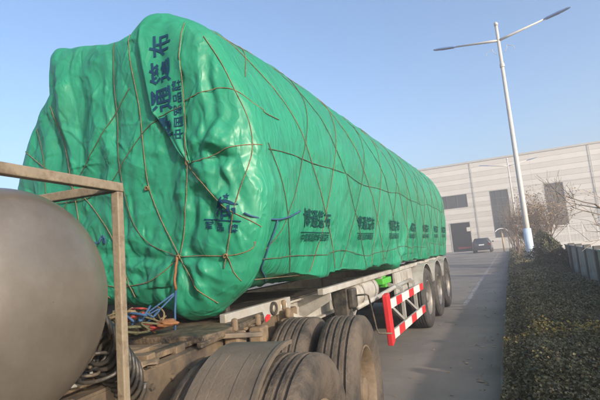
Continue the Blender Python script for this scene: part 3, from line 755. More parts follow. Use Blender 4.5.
# landing gear
for sx in (-1.72, -3.58):
    build('landing_leg', MB().box(sx, sx+.15, 4.22, 4.38, .55, 1.1), M_black, bevel=.008, **W)
    build('landing_leg_inner', MB().box(sx+.02, sx+.13, 4.24, 4.36, .06, .55), M_grease, **W)
    build('landing_foot', MB().box(sx-.06, sx+.21, 4.16, 4.44, -.012, .06), M_grease, bevel=.01, **W)
build('gearbox', MB().box(-1.569, -1.50, 4.24, 4.37, .86, 1.06), M_black, bevel=.02, **W)
build('crank_handle', MB().tube([(-1.53, 4.31, .98), (-1.40, 4.33, .985), (-1.385, 4.36, .97), (-1.38, 4.46, .74), (-1.375, 4.5, .60), (-1.36, 4.52, .56), (-1.22, 4.52, .56)], .009, 8), M_grease, smooth_=True, **W)
build('leg_brace', MB().bar((-1.65, 4.38, .62), (-1.8, 5.3, .86), .04), M_greyp, **W)
build('leg_brace', MB().bar((-1.65, 4.25, .60), (-1.85, 3.5, .92), .045), M_white, **W)
# white pressed reservoir, bracket and bright green valve housing behind it
build('air_reservoir', MB().lathe([(.001, 4.58), (.10, 4.59), (.145, 4.64), (.15, 4.70), (.15, 5.30), (.145, 5.36), (.10, 5.41), (.001, 5.42)], 32, Matrix(((0, 1, 0, -1.70), (1, 0, 0, 0), (0, 0, 1, .95), (0, 0, 0, 1)))), M_white, smooth_=True, **W)
for y in (4.75, 5.2): build('reservoir_band', MB().lathe([(.156, y), (.156, y+.04)], 32, Matrix(((0, 1, 0, -1.70), (1, 0, 0, 0), (0, 0, 1, .95), (0, 0, 0, 1)))), M_greyp, **W)
build('valve_housing', MB().box(-1.72, -1.55, 5.58, 6.0, .96, 1.04).box(-1.68, -1.58, 5.66, 5.84, 1.04, 1.1).box(-1.7, -1.6, 5.88, 5.97, .9, .96), M_green, bevel=.012, **W)
build('pipe', MB().tube([(-1.6, 4.6, .82), (-1.58, 5.4, .84), (-1.55, 6.1, .88), (-1.55, 7.2, .88)], .03, 10), M_greyp, smooth_=True, **W)
build('side_panel', MB().box(-1.60, -1.56, 6.25, 7.42, .74, 1.065), M_white, bevel=.006, **W)
for y in (6.6, 7.0): build('panel_rib', MB().box(-1.56, -1.545, y, y+.03, .76, 1.05), M_white, **W)
# side guard
gy0, gy1, gx = 5.12, 7.38, -1.40
for z in (.76, .40): build('guard_rail', MB().box(gx-.03, gx, gy0+.1, gy1, z-.055, z+.055), M_white, bevel=.006, **W)
seq = [(0.0, .30, 1), (.30, .62, 0), (.62, 1.06, 1), (1.06, 1.40, 0), (1.40, 1.86, 1), (1.86, 2.15, 0)]
for z, sh in ((.76, 0), (.40, .08)):
    for a, b_, wt_ in seq:
        build('reflective_stripe', MB().box(gx+.002, gx+.006, gy0+.105+a, gy0+.105+b_, z-.053, z+.053), M_stripe if wt_ else M_red, **W)
build('guard_front_board', MB().prism([(gy0-.03, .88), (gy0+.10, .90), (gy0+.15, .33), (gy0+.02, .29)], gx-.055, gx+.012), M_red, bevel=.012, **W)
for y in (6.1, 6.95):
    build('guard_strut', MB().box(gx-.075, gx-.031, y, y+.05, .33, .86), M_greyp, **W)
    build('guard_strut', MB().bar((gx-.05, y+.02, .86), (-1.75, y+.02, .95), .05), M_greyp, **W)
build('guard_brace', MB().bar((gx-.05, 5.4, .72), (gx-.05, 6.1, .42), .035), M_greyp, **W)
build('guard_brace', MB().bar((gx-.05, 6.2, .72), (gx-.05, 6.95, .44), .035), M_greyp, **W)

# ---- wheels
def tyre_prof(Rr, wd, rim=.29):
    h = wd/2; p = [(rim, -h*.72), (rim+.02, -h*.86), (rim+.08, -h*.98), (rim+.13, -h), (Rr-.06, -h*.95), (Rr-.025, -h*.88), (Rr-.006, -h*.78)]
    gx_ = [-.48, -.17, .17, .48]
    for g in gx_:
        c = g*h; p += [(Rr, c-.011), (Rr-.014, c-.007), (Rr-.014, c+.007), (Rr, c+.011)]
    p += [(Rr-.006, h*.78), (Rr-.025, h*.88), (Rr-.06, h*.95), (rim+.13, h), (rim+.08, h*.98), (rim+.02, h*.86), (rim, h*.72)]
    return p
def make_wheel(parent, loc, m_t, m_r, Rr=.51, wd=.285, dish=-1, hub=True):
    """axis along x; dish -1: outer wheel of a pair (centre disc far in), +1: disc near the outer face"""
    h = wd/2; dx = -h*.55 if dish < 0 else h*.25
    b = MB().lathe([(.292, -h*.74), (.275, -h*.70), (.262, -h*.3), (.258, dx-.01), (.20, dx), (.14, dx+.035), (.13, dx+.035), (.001, dx+.036)], 44)
    b.lathe([(.298, h*.80), (.287, h*.82), (.276, h*.68), (.264, h*.3), (.26, dx), (.20, dx+.014)], 44)
    w_ = build('wheel', b, m_r, parent); auto_smooth(w_); w_.location = loc
    t_ = build('tyre', MB().lathe(tyre_prof(Rr, wd), 72), m_t, w_); auto_smooth(t_, 50)
    if hub:
        hb = MB().lathe([(.135, dx+.02), (.13, dx+.08), (.095, dx+.12), (.085, dx+.17), (.06, dx+.185), (.001, dx+.19)], 28)
        for k in range(10):
            a = 2*math.pi*k/10; hb.lathe([(.017, dx+.01), (.017, dx+.06), (.001, dx+.062)], 6, Matrix.Translation((0, .165*math.cos(a), .165*math.sin(a))))
        auto_smooth(build('hub', hb, m_r, w_))
    return w_
w0 = None
for y in (8.0, 9.25, 10.5):
    for s in (1, -1):
        for dxx in (1.105, .76):
            if w0 is None: w0 = make_wheel(TR, (dxx, y-7, .5), M_tyre_dark, M_rim_grey, .515, .285); wv = w0
            else:
                wv = copy_tree(w0, TR); wv.location = (s*dxx, y-7, .5)
            wv.rotation_euler = (random.uniform(0, 6), 0, 0 if s > 0 else math.pi)
    build('axle', MB().tube([(-1.05, y-7, .5), (1.05, y-7, .5)], .07, 12), M_grease, TR, smooth_=True)
    for s in (1, -1):
        arcp = [(y-7+.60*math.cos(a), .5+.60*math.sin(a)) for a in np.linspace(R(22), R(158), 15)]
        arcq = [(y-7+.585*math.cos(a), .5+.585*math.sin(a)) for a in np.linspace(R(158), R(22), 15)]
        b = MB(); x0, x1 = (.62, 1.24) if s > 0 else (-1.24, -.62)
        b.prism(arcp+arcq, x0, x1)
        auto_smooth(build('mudguard', b, M_white, TR))
        build('mudguard_stay', MB().tube([(s*.6, y-7, 1.06), (s*1.1, y-7, 1.108)], .02, 8), M_greyp, TR)
for sx in (-1.98, -3.2):
    for y in (8.0, 9.25, 10.5): build('spring_hanger', MB().prism([(y+.5, .80), (y+.74, .80), (y+.66, .5), (y+.58, .5)], sx+.02, sx+.11), M_black, **W)
build('rear_bumper', MB().box(-3.8, -1.5, 11.25, 11.35, .45, .58), M_stripe, **W)
for sx in (-3.1, -1.95): build('bumper_stay', MB().bar((sx, 11.3, .5), (sx, 11.15, 1.0), .08), M_white, **W)

# ================================================================== TRACTOR (unit local: +x right, +y rearward)
TC = empty('tractor_unit', (-2.17, 2.78, 0), R(7)); tag(TC, 'dusty brown tractor unit chassis with steel gas tank behind its cab', 'truck')
for s in (1, -1):
    b = MB(); x = s*.43
    b.box(x-.004, x+.004, -5.3, .78, .70, .97)
    b.box(min(x, x-s*.075), max(x, x-s*.075), -5.3, .78, .97, .982); b.box(min(x, x-s*.075), max(x, x-s*.075), -5.3, .78, .688, .70)
    build('chassis_rail', b, M_dirtmetal, TC)
    for y in np.arange(-2.4, .7, .16):
        build('rail_bolt', MB().lathe([(.016, 0), (.016, .014), (.001, .016)], 6, Matrix.Translation((x+s*.004, y, .90 if int(y*100) % 2 else .78)) @ Matrix.Rotation(0 if s > 0 else math.pi, 4, 'Z')), M_dirtmetal, TC)
for y in (-3.6, -2.5, -1.75, -.64, .05, .7): build('cross_member', MB().box(-.352, .352, y, y+.12, .74, .90), M_dirtmetal, TC, bevel=.008)
w1 = None
AX2 = -1.10
for y in (0, AX2):
    for s in (1, -1):
        for dxx, dish in ((1.07, -1), (.735, 1)):
            if w1 is None: w1 = make_wheel(TC, (dxx, y, .495), M_tyre, M_rim, .50, .285, -1); wv = w1
            else: wv = copy_tree(w1, TC); wv.location = (s*dxx, y, .495)
            wv.rotation_euler = (random.uniform(0, 6), 0, 0 if s > 0 else math.pi)
    build('axle', MB().tube([(-1.0, y, .51), (-.3, y, .51), (-.2, y, .53), (0, y, .56), (.2, y, .53), (.3, y, .51), (1, y, .51)], [.08, .08, .17, .22, .17, .08, .08], 18), M_dirtmetal, TC, smooth_=True)
    for s in (1, -1):
        b = MB()
        for k in range(5): b.prism([(y-.62+k*.07, .62+k*.028), (y+.62-k*.07, .62+k*.028), (y+.62-k*.07, .645+k*.028), (y-.62+k*.07, .645+k*.028)], s*.50-.045, s*.50+.045)
        build('leaf_spring', b, M_dirtmetal, TC)
build('balance_bracket', MB().prism([(-.9, .69), (-.40, .69), (-.52, .40), (-.78, .40)], .44, .56), M_dirtmetal, TC)
# fifth wheel
fwp = [(-1.05+.0, -.46), (-.9, -.5), (-.3, -.5), (-.1, -.4), (.28, -.30), (.30, -.08), (-.1, -.05), (-.1, .05), (.30, .08), (.28, .30), (-.1, .4), (-.3, .5), (-.9, .5), (-1.05, .46)]
build('fifth_wheel', MB().prism([(b_, a) for a, b_ in [(p[0]+.2, p[1]) for p in fwp]], 1.0, 1.045, 'z'), M_grease, TC, bevel=.01)
for s in (1, -1): build('fifth_wheel_mount', MB().prism([(-.62, .982), (-.12, .982), (-.25, 1.0), (-.5, 1.0)], s*.36-.05, s*.36+.05), M_grease, TC)
# near-axle mudguard over the inner tyre's front half, with ribs and bracket
def arc_panel(r, a0, a1, x0, x1, th, y0, z0, n=22):
    A = np.linspace(R(a0), R(a1), n)
    return MB().prism([(y0-r*math.cos(a), z0+r*math.sin(a)) for a in A]+[(y0-(r-th)*math.cos(a), z0+(r-th)*math.sin(a)) for a in A[::-1]], x0, x1)
for s in (1, -1):
    x0, x1 = (.735, 1.045) if s > 0 else (-1.045, -.735)
    auto_smooth(build('mudguard', arc_panel(.548, -5, 98, x0, x1, .012, AX2, .50), M_fender, TC), 30)
    for k in (.25, .72):
        xm = x0+(x1-x0)*k
        auto_smooth(build('mudguard_rib', arc_panel(.5515, 12, 76, xm-.022, xm+.022, .014, AX2, .50), M_fender, TC), 30)
    xe = x1 if s > 0 else x0
    auto_smooth(build('mudguard_lip', arc_panel(.556, -5, 98, xe-.012, xe+.006, .02, AX2, .50), M_fender, TC), 30)
build('bracket_tube', MB().tube([(.40, -1.68, .80), (.99, -1.68, .80)], .022, 12), M_rim, TC, smooth_=True)
for x in (.79, .95): build('bracket_clamp', MB().box(x-.018, x+.018, -1.71, -1.60, .765, .835), M_rim, TC, bevel=.006)
build('bracket_plate', MB().box(.434, .50, -1.74, -1.61, .74, .86), M_dirtmetal, TC, bevel=.008)
# rear hoop over rear tyre: none fitted; top plate, catwalk and clutter between the rails
build('catwalk_plate', MB().box(-.42, .18, -1.62, -1.32, .984, .996), M_blueplate, TC, bevel=.004)
build('air_box', MB().box(-.34, -.02, -1.58, -1.36, .997, 1.06), M_blueplate, TC, bevel=.012)
# gas tank lying across the frame
tp_ = [(.001, .815), (.08, .812), (.16, .80), (.24, .765), (.30, .715), (.335, .655), (.352, .59), (.355, .57), (.355, -.57), (.352, -.59), (.335, -.655), (.30, -.715), (.24, -.765), (.16, -.80), (.001, -.815)]
A_ = np.array(tp_); tt = np.linspace(0, 1, len(A_)); t2 = np.linspace(0, 1, 90); 
tpf = [(.001, .79)]+[(.356*math.sin(a)**.92, .59+.20*math.cos(a)**.9) for a in np.linspace(.04, 1.5, 24)]+[(.357, .57), (.357, -.57)]+[(.356*math.sin(a)**.92, -.59-.20*math.cos(a)**.9) for a in np.linspace(1.5, .04, 24)]+[(.001, -.79)]
TXo, TY, TZ = -.065, -2.055, 1.375
gt = build('gas_tank', MB().lathe(tpf, 96, Matrix.Translation((TXo, TY, TZ))), M_steel, TC); auto_smooth(gt, 60)
for x in (-.35, .35): build('tank_strap', MB().lathe([(.36, x-.03), (.366, x-.03), (.366, x+.03), (.36, x+.03)], 60, Matrix.Translation((TXo, TY, TZ)), True), M_frame, TC)
for x in (-.35, .35): build('tank_saddle', MB().prism([(TY-.3, .984), (TY+.3, .984), (TY+.27, 1.20), (TY+.12, 1.03), (TY-.12, 1.03), (TY-.27, 1.20)], x-.04, x+.04), M_frame, TC)
build('weld_seam', MB().lathe([(.357, .585), (.3605, .58), (.3605, .572), (.357, .567)], 80, Matrix.Translation((TXo, TY, TZ))), M_steel, TC, smooth_=True)
# steel guard frame round the tank
FX, FY0, FY1, FZ = .61, -1.655, -2.44, 1.772
for sx in (FX, -FX):
    for y in (FY0, FY1): build('frame_post', MB().box(sx-.017, sx+.017, y-.016, y+.016, .95, FZ-.019), M_frame, TC, bevel=.004)
    build('frame_beam', MB().box(sx-.017, sx+.017, FY1-.021, FY0+.019, FZ-.018, FZ+.018), M_frame, TC, bevel=.004)
for y in (FY0, FY1): build('frame_beam', MB().box(-FX+.021, FX-.021, y-.018, y+.018, FZ-.018, FZ+.018), M_frame, TC, bevel=.004)
for y in (FY0, FY1): build('frame_foot', MB().box(-FX-.02, FX+.02, y-.03, y+.03, .90, .949), M_dirtmetal, TC, bevel=.004)
# coiled air lines
hose_cols = [M_black, M_grease, M_black]
for k in range(3):
    pts = []
    for t in np.linspace(0, 1, 160):
        a = t*2*math.pi*9
        pts.append((.42-.05*k+.09*math.cos(a)+t*.05, -1.60+.05*k+.42*t*.3, 1.20-.22*t+.10*math.sin(a)-.03*k))
    build('air_hose', MB().tube(pts, .010, 6), hose_cols[k], TC, smooth_=True)
for k in range(8):
    rr = random.Random(k+40); c = Vector((rr.uniform(.28, .52), rr.uniform(-1.72, -1.52), 1.03)); a0 = rr.uniform(0, 6); ra = rr.uniform(.05, .09); tl = rr.uniform(.2, .9)
    pts = [c+Vector((ra*math.cos(a0+t)*(1+.1*math.sin(t*.7)), ra*.8*math.sin(a0+t), .02+.05*tl*math.sin(a0+t*1.0+k)+.012*t)) for t in np.linspace(0, 7.5, 40)]
    build('air_hose', MB().tube(pts, .0075, 7), [M_black, M_grease, M_greyp][k % 3], TC, smooth_=True)
# cab (front of the truck, behind the camera's left)
cabp = [(-2.55, .75), (-2.55, 3.0), (-2.75, 3.35), (-3.9, 3.25), (-4.55, 2.1), (-4.7, 1.2), (-4.7, .6), (-2.9, .6)]
build('cab', MB().prism([(p[0]-.5, p[1]) for p in cabp], -1.2, 1.2), M_white, TC, bevel=.08)
build('windscreen', MB().prism([(-4.465, 3.12), (-5.0, 2.13), (-5.05, 2.16), (-4.51, 3.15)], -1.08, 1.08), M_carglass, TC)
for s in (1, -1):
    build('cab_window', MB().prism([(-3.4, 2.1), (-3.4, 2.9), (-4.35, 2.9), (-4.8, 2.1)], s*1.2-.005, s*1.2+.006), M_carglass, TC)
    wv = copy_tree(w1, TC); wv.location = (s*1.05, -4.4, .51); wv.rotation_euler = (0, 0, 0 if s > 0 else math.pi)
# loose dirt caked along the rail
def lump(name, pts, sc, m, parent):
    bm = bmesh.new(); bmesh.ops.create_icosphere(bm, subdivisions=3, radius=1)
    V = np.array([v.co[:] for v in bm.verts]); Fq = [tuple(v.index for v in f.verts) for f in bm.faces]; bm.free()
    n_ = 1+.45*noise(V*1.6+pts[0]*9)+.2*noise(V*4)
    V = V*n_[:, None]*np.array(sc)+np.array(pts)
    return build(name, (V, Fq), m, parent, smooth_=True)
for k in range(16):
    q = random.uniform(.010, .022)
    lump('caked_dirt', (.40+random.uniform(-.04, .035), random.uniform(-1.9, .6), .985), (q*random.uniform(.8, 1.4), q*random.uniform(.9, 1.8), q*.5), M_rim, TC)
for k, (x, y, z) in enumerate(((.52, -.25, .93), (.5, -.55, .95), (.48, .35, .95), (.55, .25, .9))):
    build('chassis_bracket', MB().box(x-.05, x+.05, y-.06, y+.06, z-.1, z+.06).box(x-.02, x+.02, y-.02, y+.02, z+.06, z+.14), M_rim, TC, bevel=.015)
build('red_tag', MB().prism([(-.02, 0), (.05, .01), (.07, .04), (.02, .05), (-.03, .035)], .50, .505, 'x', Matrix.Translation((0, -.06, .985))), M_red, TC)
build('drive_shaft', MB().tube([(0, -3, .72), (0, -1.5, .62)], .06, 14), M_dirtmetal, TC, smooth_=True)

rr = random.Random(5)
for k, (a, b_, w_, h_) in enumerate((((-.30, -1.30, 1.01), (.40, -1.22, 1.02), .07, .035), ((-.36, -.98, 1.0), (.38, -.95, 1.0), .09, .04), 
        ((.30, -1.7, 1.0), (.36, -.35, 1.01), .08, .03), ((-.35, -.6, 1.0), (.34, -.72, 1.0), .06, .05), ((.12, -1.65, 1.01), (.20, -.9, 1.01), .05, .025), ((.46, -.9, 1.0), (.50, -.2, 1.03), .035, .03), ((.40, -.75, 1.02), (.66, -.5, .98), .035, .03))):
    build('deck_bar', MB().bar(a, b_, w_, h_), [M_dirtmetal, M_dirtmetal, M_grease][k % 3], TC, bevel=.006)
for k in range(5):
    lump('caked_dirt', (rr.uniform(.3, .5), rr.uniform(-1.7, .1), 1.005), (rr.uniform(.03, .09), rr.uniform(.03, .10), rr.uniform(.012, .03)), rr.choice([M_rim, M_dirtmetal]), TC)
# heap of rope and rags behind the tank, on the deck
hp = empty('rope_heap', (-2.05, 1.75, 1.0)); tag(hp, 'tangled heap of orange, red and blue rope under the tarpaulin front', 'rope')
for k in range(26):
    rr = random.Random(90+k); c = Vector((-2.25+rr.uniform(-.34, .30), 1.92+rr.uniform(-.12, .16), 1.09+rr.uniform(-.02, .10)))
    pts = [c+Vector((rr.uniform(-.12, .12), rr.uniform(-.08, .08), rr.uniform(-.06, .06))) for _ in range(7)]
    sm = []
    for i in range(6):
        for t in np.linspace(0, 1, 6)[(0 if i == 0 else 1):]:
            a, b_, c_, d = pts[max(i-1, 0)], pts[i], pts[i+1], pts[min(i+2, 6)]
            sm.append(.5*((2*b_)+(c_-a)*t+(2*a-5*b_+4*c_-d)*t*t+(3*b_-a-3*c_+d)*t**3))
    build('rope', MB().tube(sm, rr.uniform(.005, .008), 6), rr.choice([M_orange, M_orange, M_ragred, M_blue, M_rope, M_ropedk]), hp, world=True, smooth_=True)
for k in range(4):
    o = lump('rag', (-2.2+k*.11, 1.98, 1.06+.02*k), (.07, .05, .022), [M_ropedk, M_rope, M_ragred, M_orange][k], None)
    o.parent = hp; o.location = Vector(o.location)-hp.location

# ================================================================== FACTORY HALL
YB = 58.0; HB = 10.95; BX0, BX1 = -34.0, 30.0
BD = empty('factory_building', (0, YB, 0)); tag(BD, 'long cream and tan striped metal factory hall beyond the road', 'building')
OPEN = [(-6.67, -4.35, 0, 3.6), (-14.0, -4.25, 5.5, 7.15), (-1.58, .45, 1.35, 7.1), (4.32, 6.25, 1.95, 7.1), (10.2, 12.2, 1.95, 7.1)]
zs = [0, .95]; 
while zs[-1]+.62 < HB: zs.append(zs[-1]+.625)
zs[-1] = HB
SEAMS = [-28, -22, -16, -10.2, -3.35, 3.2, 9.3, 15.5, 22]
for i in range(len(zs)-1):
    za, zb = zs[i], zs[i+1]
    cuts = sorted(set([za, zb]+[z for o in OPEN for z in o[2:] if za+.05 < z < zb-.05]))
    for z0, z1 in zip(cuts[:-1], cuts[1:]):
        xs = [BX0]
        holes = sorted([(o[0], o[1]) for o in OPEN if o[2] < (z0+z1)/2 < o[3]])
        segs = []; x = BX0
        for h in holes: segs.append((x, h[0])); x = h[1]
        segs.append((x, BX1))
        for a, b_ in segs:
            cc = [a]+[s for s in SEAMS if a+.1 < s < b_-.1]+[b_]
            for p, q in zip(cc[:-1], cc[1:]):
                m = M_panelA if i % 2 else M_panelB
                g = .004
                build('wall_panel', MB().prism([(YB-.0, z0+g), (YB-.02, z0+g+.008), (YB-.02, z1-g-.008), (YB, z1-g), (YB+.12, z1-g), (YB+.12, z0+g)], p+g, q-g), m, BD, world=True)
build('roof_trim', MB().box(BX0, BX1, YB-.10, YB+.3, HB, HB+.22), M_trim, BD, world=True)
build('roof', MB().prism([(YB+.3, HB+.1), (YB+18, HB+1.5), (YB+36, HB+.1), (YB+36, HB-.1), (YB+.3, HB-.1)], BX0, BX1), M_trim, BD, world=True)
build('back_wall', MB().box(BX0, BX1, YB+36, YB+36.2, 0, HB), M_panelB, BD, world=True)
for x in (BX0, BX1): build('end_wall', MB().box(x-.1, x+.1, YB+.13, YB+35.9, 0, HB), M_panelB, BD, world=True)
build('hall_floor', MB().box(BX0+.2, BX1-.2, YB+.13, YB+35.9, -.01, .004), M_dark, BD, world=True)
build('inner_wall', MB().box(BX0+.3, BX1-.3, YB+9, YB+9.2, 0.01, HB-.2), M_dark, BD, world=True)
for x in (-3.35, 9.3, -16): build('downpipe', MB().tube([(x, YB-.13, 0), (x, YB-.13, HB)], .035, 8), M_trim, BD, world=True)
def window(x0, x1, z0, z1, nc, nrw, glass):
    f = MB(); t = .07; y0, y1 = YB-.05, YB+.06
    f.box(x0, x1, y0, y1, z0, z0+t); f.box(x0, x1, y0, y1, z1-t, z1); f.box(x0, x0+t, y0, y1, z0+t, z1-t); f.box(x1-t, x1, y0, y1, z0+t, z1-t)
    wn = build('window', f, M_win, BD, world=True)
    mu = MB()
    for i in range(1, nc): xx = x0+(x1-x0)*i/nc; mu.box(xx-.025, xx+.025, y0+.01, y1-.01, z0+t, z1-t)
    for j in range(1, nrw): zz = z0+(z1-z0)*j/nrw; mu.box(x0+t, x1-t, y0+.02, y1-.02, zz-.025, zz+.025)
    build('mullion', mu, M_win, wn, world=True)
    for i in range(nc):
        for j in range(nrw):
            a = x0+(x1-x0)*i/nc+.03; b_ = x0+(x1-x0)*(i+1)/nc-.03; c = z0+(z1-z0)*j/nrw+.03; d = z0+(z1-z0)*(j+1)/nrw-.03
            tl = random.uniform(-.008, .008)
            build('pane', MB().add([(a, YB+.02+tl, c), (b_, YB+.02-tl, c), (b_, YB+.02-tl*.5, d), (a, YB+.02+tl*.5, d)], [(0, 1, 2, 3)]), glass, wn, world=True)
window(-1.58, .45, 1.35, 7.1, 3, 6, M_glass); window(4.32, 6.25, 1.95, 7.1, 3, 6, M_glass2); window(10.2, 12.2, 1.95, 7.1, 3, 6, M_glass2)
window(-14.0, -4.25, 5.5, 7.15, 8, 1, M_glass)
build('door_frame', MB().box(-6.77, -6.67, YB-.06, YB+.1, 0, 3.7).box(-4.35, -4.25, YB-.06, YB+.1, 0, 3.7).box(-6.67, -4.35, YB-.06, YB+.1, 3.6, 3.7), M_trim, BD, world=True)
build('shutter_box', MB().box(-4.75, -4.36, YB-.3, YB-.062, 2.45, 2.95), M_panelA, BD, world=True)
build('inner_barrier', MB().box(-6.2, -4.6, YB+1.5, YB+1.6, .3, .55), M_red, BD, world=True)

# ================================================================== STREET LAMPS
def lamp(loc, h, rz, label):
    o = empty('street_lamp', loc, rz); tag(o, label, 'street lamp', 'street lamps along the hedge')
    build('pole', MB().tube([(0, 0, .0), (0, 0, 2.2), (0, 0, h)], [.125, .115, .065], 20), M_pole, o, smooth_=True)
    build('sleeve', MB().tube([(0, 0, .05), (0, 0, 1.65)], [.165, .16], 20), M_polebase, o, smooth_=True)
    build('base_plate', MB().box(-.22, .22, -.22, .22, -.02, .05), M_trim, o, bevel=.01)
    build('cap', MB().tube([(0, 0, h), (0, 0, h+.12), (0, 0, h+.2)], [.085, .09, .02], 14), M_pole, o, smooth_=True)
    build('collar', MB().tube([(0, 0, h-2.0), (0, 0, h-1.85)], [.105, .105], 14), M_pole, o)
    for s in (1, -1):
        b = math.tan(R(10)); 
        build('arm', MB().tube([(0, 0, h-.72), (s*.5, 0, h-.72+.5*b), (s*1.95, 0, h-.72+1.95*b)], [.06, .055, .035], 10), M_pole, o, smooth_=True)
        hd = MB(); 
        for i, (x, wd, th) in enumerate(((1.85, .04, .04), (2.0, .10, .07), (2.45, .12, .08), (2.82, .08, .05), (2.9, .03, .03))):
            z = h-.72+x*b; hd.v += [(s*x, -wd, z-th*.4), (s*x, wd, z-th*.4), (s*x, wd*.6, z+th*.6), (s*x, -wd*.6, z+th*.6)]
        for i in range(4): hd.f += [(i*4+k, i*4+(k+1) % 4, i*4+4+(k+1) % 4, i*4+4+k) for k in range(4)]
        hd.f += [(0, 1, 2, 3), (16, 17, 18, 19)]
        l_ = build('lamp_head', hd, M_lampblue, o)
        # scroll bracket under the arm
        pts = [(s*(.15+.42*t+.06*math.sin(t*9)), 0, h-1.35+.26*math.sin(t*3.4)+.12*t) for t in np.linspace(0, 1, 14)]
        build('scroll', MB().tube(pts, .011, 6), M_pole, o, smooth_=True)
    return o
lamp((.69, 21.2, .05), 11.0, R(-6), 'tall white twin arm street lamp with pale blue sleeve in the hedge')
lamp((.78, 52.0, .0), 9.7, R(4), 'distant thin twin arm street lamp in front of the factory wall')

# hooded post near the car
hpst = empty('hooded_post', (-.68, 46, 0)); tag(hpst, 'slim tan post with curved white hood before the tall factory window', 'post')
build('post', MB().tube([(0, 0, -.02), (0, 0, 2.1)], .085, 12), M_tanpost, hpst, smooth_=True)
A = np.linspace(R(25), R(155), 13)
build('hood', MB().prism([(.62*math.cos(a), 1.75+.5*math.sin(a)) for a in A]+[(.60*math.cos(a), 1.69+.5*math.sin(a)) for a in A[::-1]], -.35, .35, 'y'), M_hood, hpst, smooth_=False)
bl = empty('bollard', (.98, 20.2, 0)); tag(bl, 'short black post standing beside the lamp sleeve in the hedge', 'post')
build('post', MB().tube([(0, 0, -.02), (0, 0, .95)], .05, 12), M_black, bl, smooth_=True)
build('cap', MB().tube([(0, 0, .95), (0, 0, 1.0), (0, 0, 1.02)], [.06, .06, .02], 12), M_black, bl, smooth_=True)

# ================================================================== CAR (seen from behind)
CR = empty('parked_car', (-2.72, 47.5, -.01)); tag(CR, 'dark parked estate car seen from behind in front of the factory', 'car')
def loft(sections):
    """sections: list of (y, [(x,z)...]) rings of equal length"""
    b = MB(); n = len(sections[0][1])
    for y, ring in sections: b.v += [(x, y, z) for x, z in ring]
    for i in range(len(sections)-1): b.f += [(i*n+k, i*n+(k+1) % n, (i+1)*n+(k+1) % n, (i+1)*n+k) for k in range(n)]
    b.f += [tuple(range(n)), tuple((len(sections)-1)*n+k for k in range(n))]
    return b
def ring(wb, wt, z0, zb, z1):
    return [(-wb*.92, z0), (wb*.92, z0), (wb, z0+.2), (wb, zb-.1), (wb*.97, zb), (wt, z1-.06), (wt*.9, z1), (-wt*.9, z1), (-wt, z1-.06), (-wb*.97, zb), (-wb, zb-.1), (-wb, z0+.2)]
body = loft([(0, ring(.84, .60, .36, .92, 1.30)), (.12, ring(.89, .64, .28, .95, 1.46)), (.6, ring(.91, .66, .24, .96, 1.50)), (2.2, ring(.91, .66, .24, .96, 1.50)), (2.9, ring(.91, .62, .24, .97, 1.22)), (3.3, ring(.90, .80, .24, .92, 1.0)), (4.3, ring(.86, .76, .26, .75, .82)), (4.5, ring(.74, .66, .32, .62, .68))])
auto_smooth(build('body', body, M_carpaint, CR, bevel=.02), 40)
build('rear_window', MB().add([(-.62, -.004, .98), (.62, -.004, .98), (.55, .062, 1.36), (-.55, .062, 1.36)], [(0, 1, 2, 3)]), M_carglass, CR)
build('bumper', MB().box(-.86, .86, -.10, .06, .36, .62), M_carpaint, CR, bevel=.04)
build('number_plate', MB().box(-.25, .25, -.03, -.005, .74, .86), M_chrome, CR)
for s in (1, -1):
    build('tail_light', MB().box(min(s*.62, s*.86), max(s*.62, s*.86), -.02, .06, .72, .94), M_tail, CR, bevel=.01)
    build('mirror', MB().box(min(s*.92, s*1.08), max(s*.92, s*1.08), 2.75, 2.9, .98, 1.12), M_carpaint, CR, bevel=.03)
    build('side_window', MB().add([(s*.90, .5, 1.0), (s*.90, 2.6, 1.0), (s*.70, 2.1, 1.40), (s*.70, .7, 1.40)], [(0, 1, 2, 3)]), M_carglass, CR)
    for y in (.8, 3.6):
        wq = build('wheel', MB().lathe([(.20, -.05), (.20, .07), (.12, .05), (.001, .06)], 24), M_rim_grey, CR); wq.location = (s*.80, y, .32); wq.rotation_euler = (0, 0, 0 if s > 0 else math.pi)
        build('tyre', MB().lathe([(.2, -.1), (.3, -.11), (.33, -.08), (.33, .08), (.3, .11), (.2, .1)], 32), M_tyre_dark, wq, smooth_=True)

# ================================================================== YARD WALL, WHITE FENCE
WL = empty('yard_wall', (1.7, 10, 0)); tag(WL, 'low grey green concrete panel wall along the far side of the hedge', 'wall')
pan = None
for i in range(16):
    y = -7.07+i*1.55
    gap = .07 if i != 7 else .20                      # one panel stands a hand's width off its post
    b = MB().box(-.04, .04, gap, 1.48, -.02, .96)
    if i in (0, 7): pan = build('wall_panel', b, M_wall, WL, bevel=.01); cop = build('coping', MB().box(-.07, .07, gap, 1.48, .961, 1.0), M_wall, WL, bevel=.008)
    if i == 0: pst = build('post', MB().box(-.085, .085, -.068, .068, -.02, 1.06), M_kerb, WL, bevel=.01); pan0, cop0 = pan, cop
    for o in (pan, cop, pst) if i else ():
        c = o if (i == 7 and o is not pst) else o.copy()
        if c is not o: COL.objects.link(c); c.parent = WL
        c.location = (random.uniform(-.008, .008), y-10, random.uniform(-.012, .006))
    if i == 0:
        for o in (pan, cop, pst): o.location = (0, y-10, 0)
    if i == 7: pan, cop = pan0, cop0
WF = empty('white_fence', (8, 42, 0)); tag(WF, 'white steel railing fence standing in the yard before the factory', 'fence')
for i in range(15):
    x = -4.6+i*1.0
    build('fence_post', MB().box(x-.05, x+.05, -.05, .05, -.02, 2.05+.02*random.random()), M_wfence, WF)
    for k in range(1, 4): 
        if i < 14: build('picket', MB().box(x+k*.25-.018, x+k*.25+.018, -.02, .02, .45, 1.95), M_wfence, WF)
for z in (.5, 1.25, 1.92): build('fence_rail', MB().box(-4.6, 9.5, -.026, .026, z-.04, z+.04), M_wfence, WF)
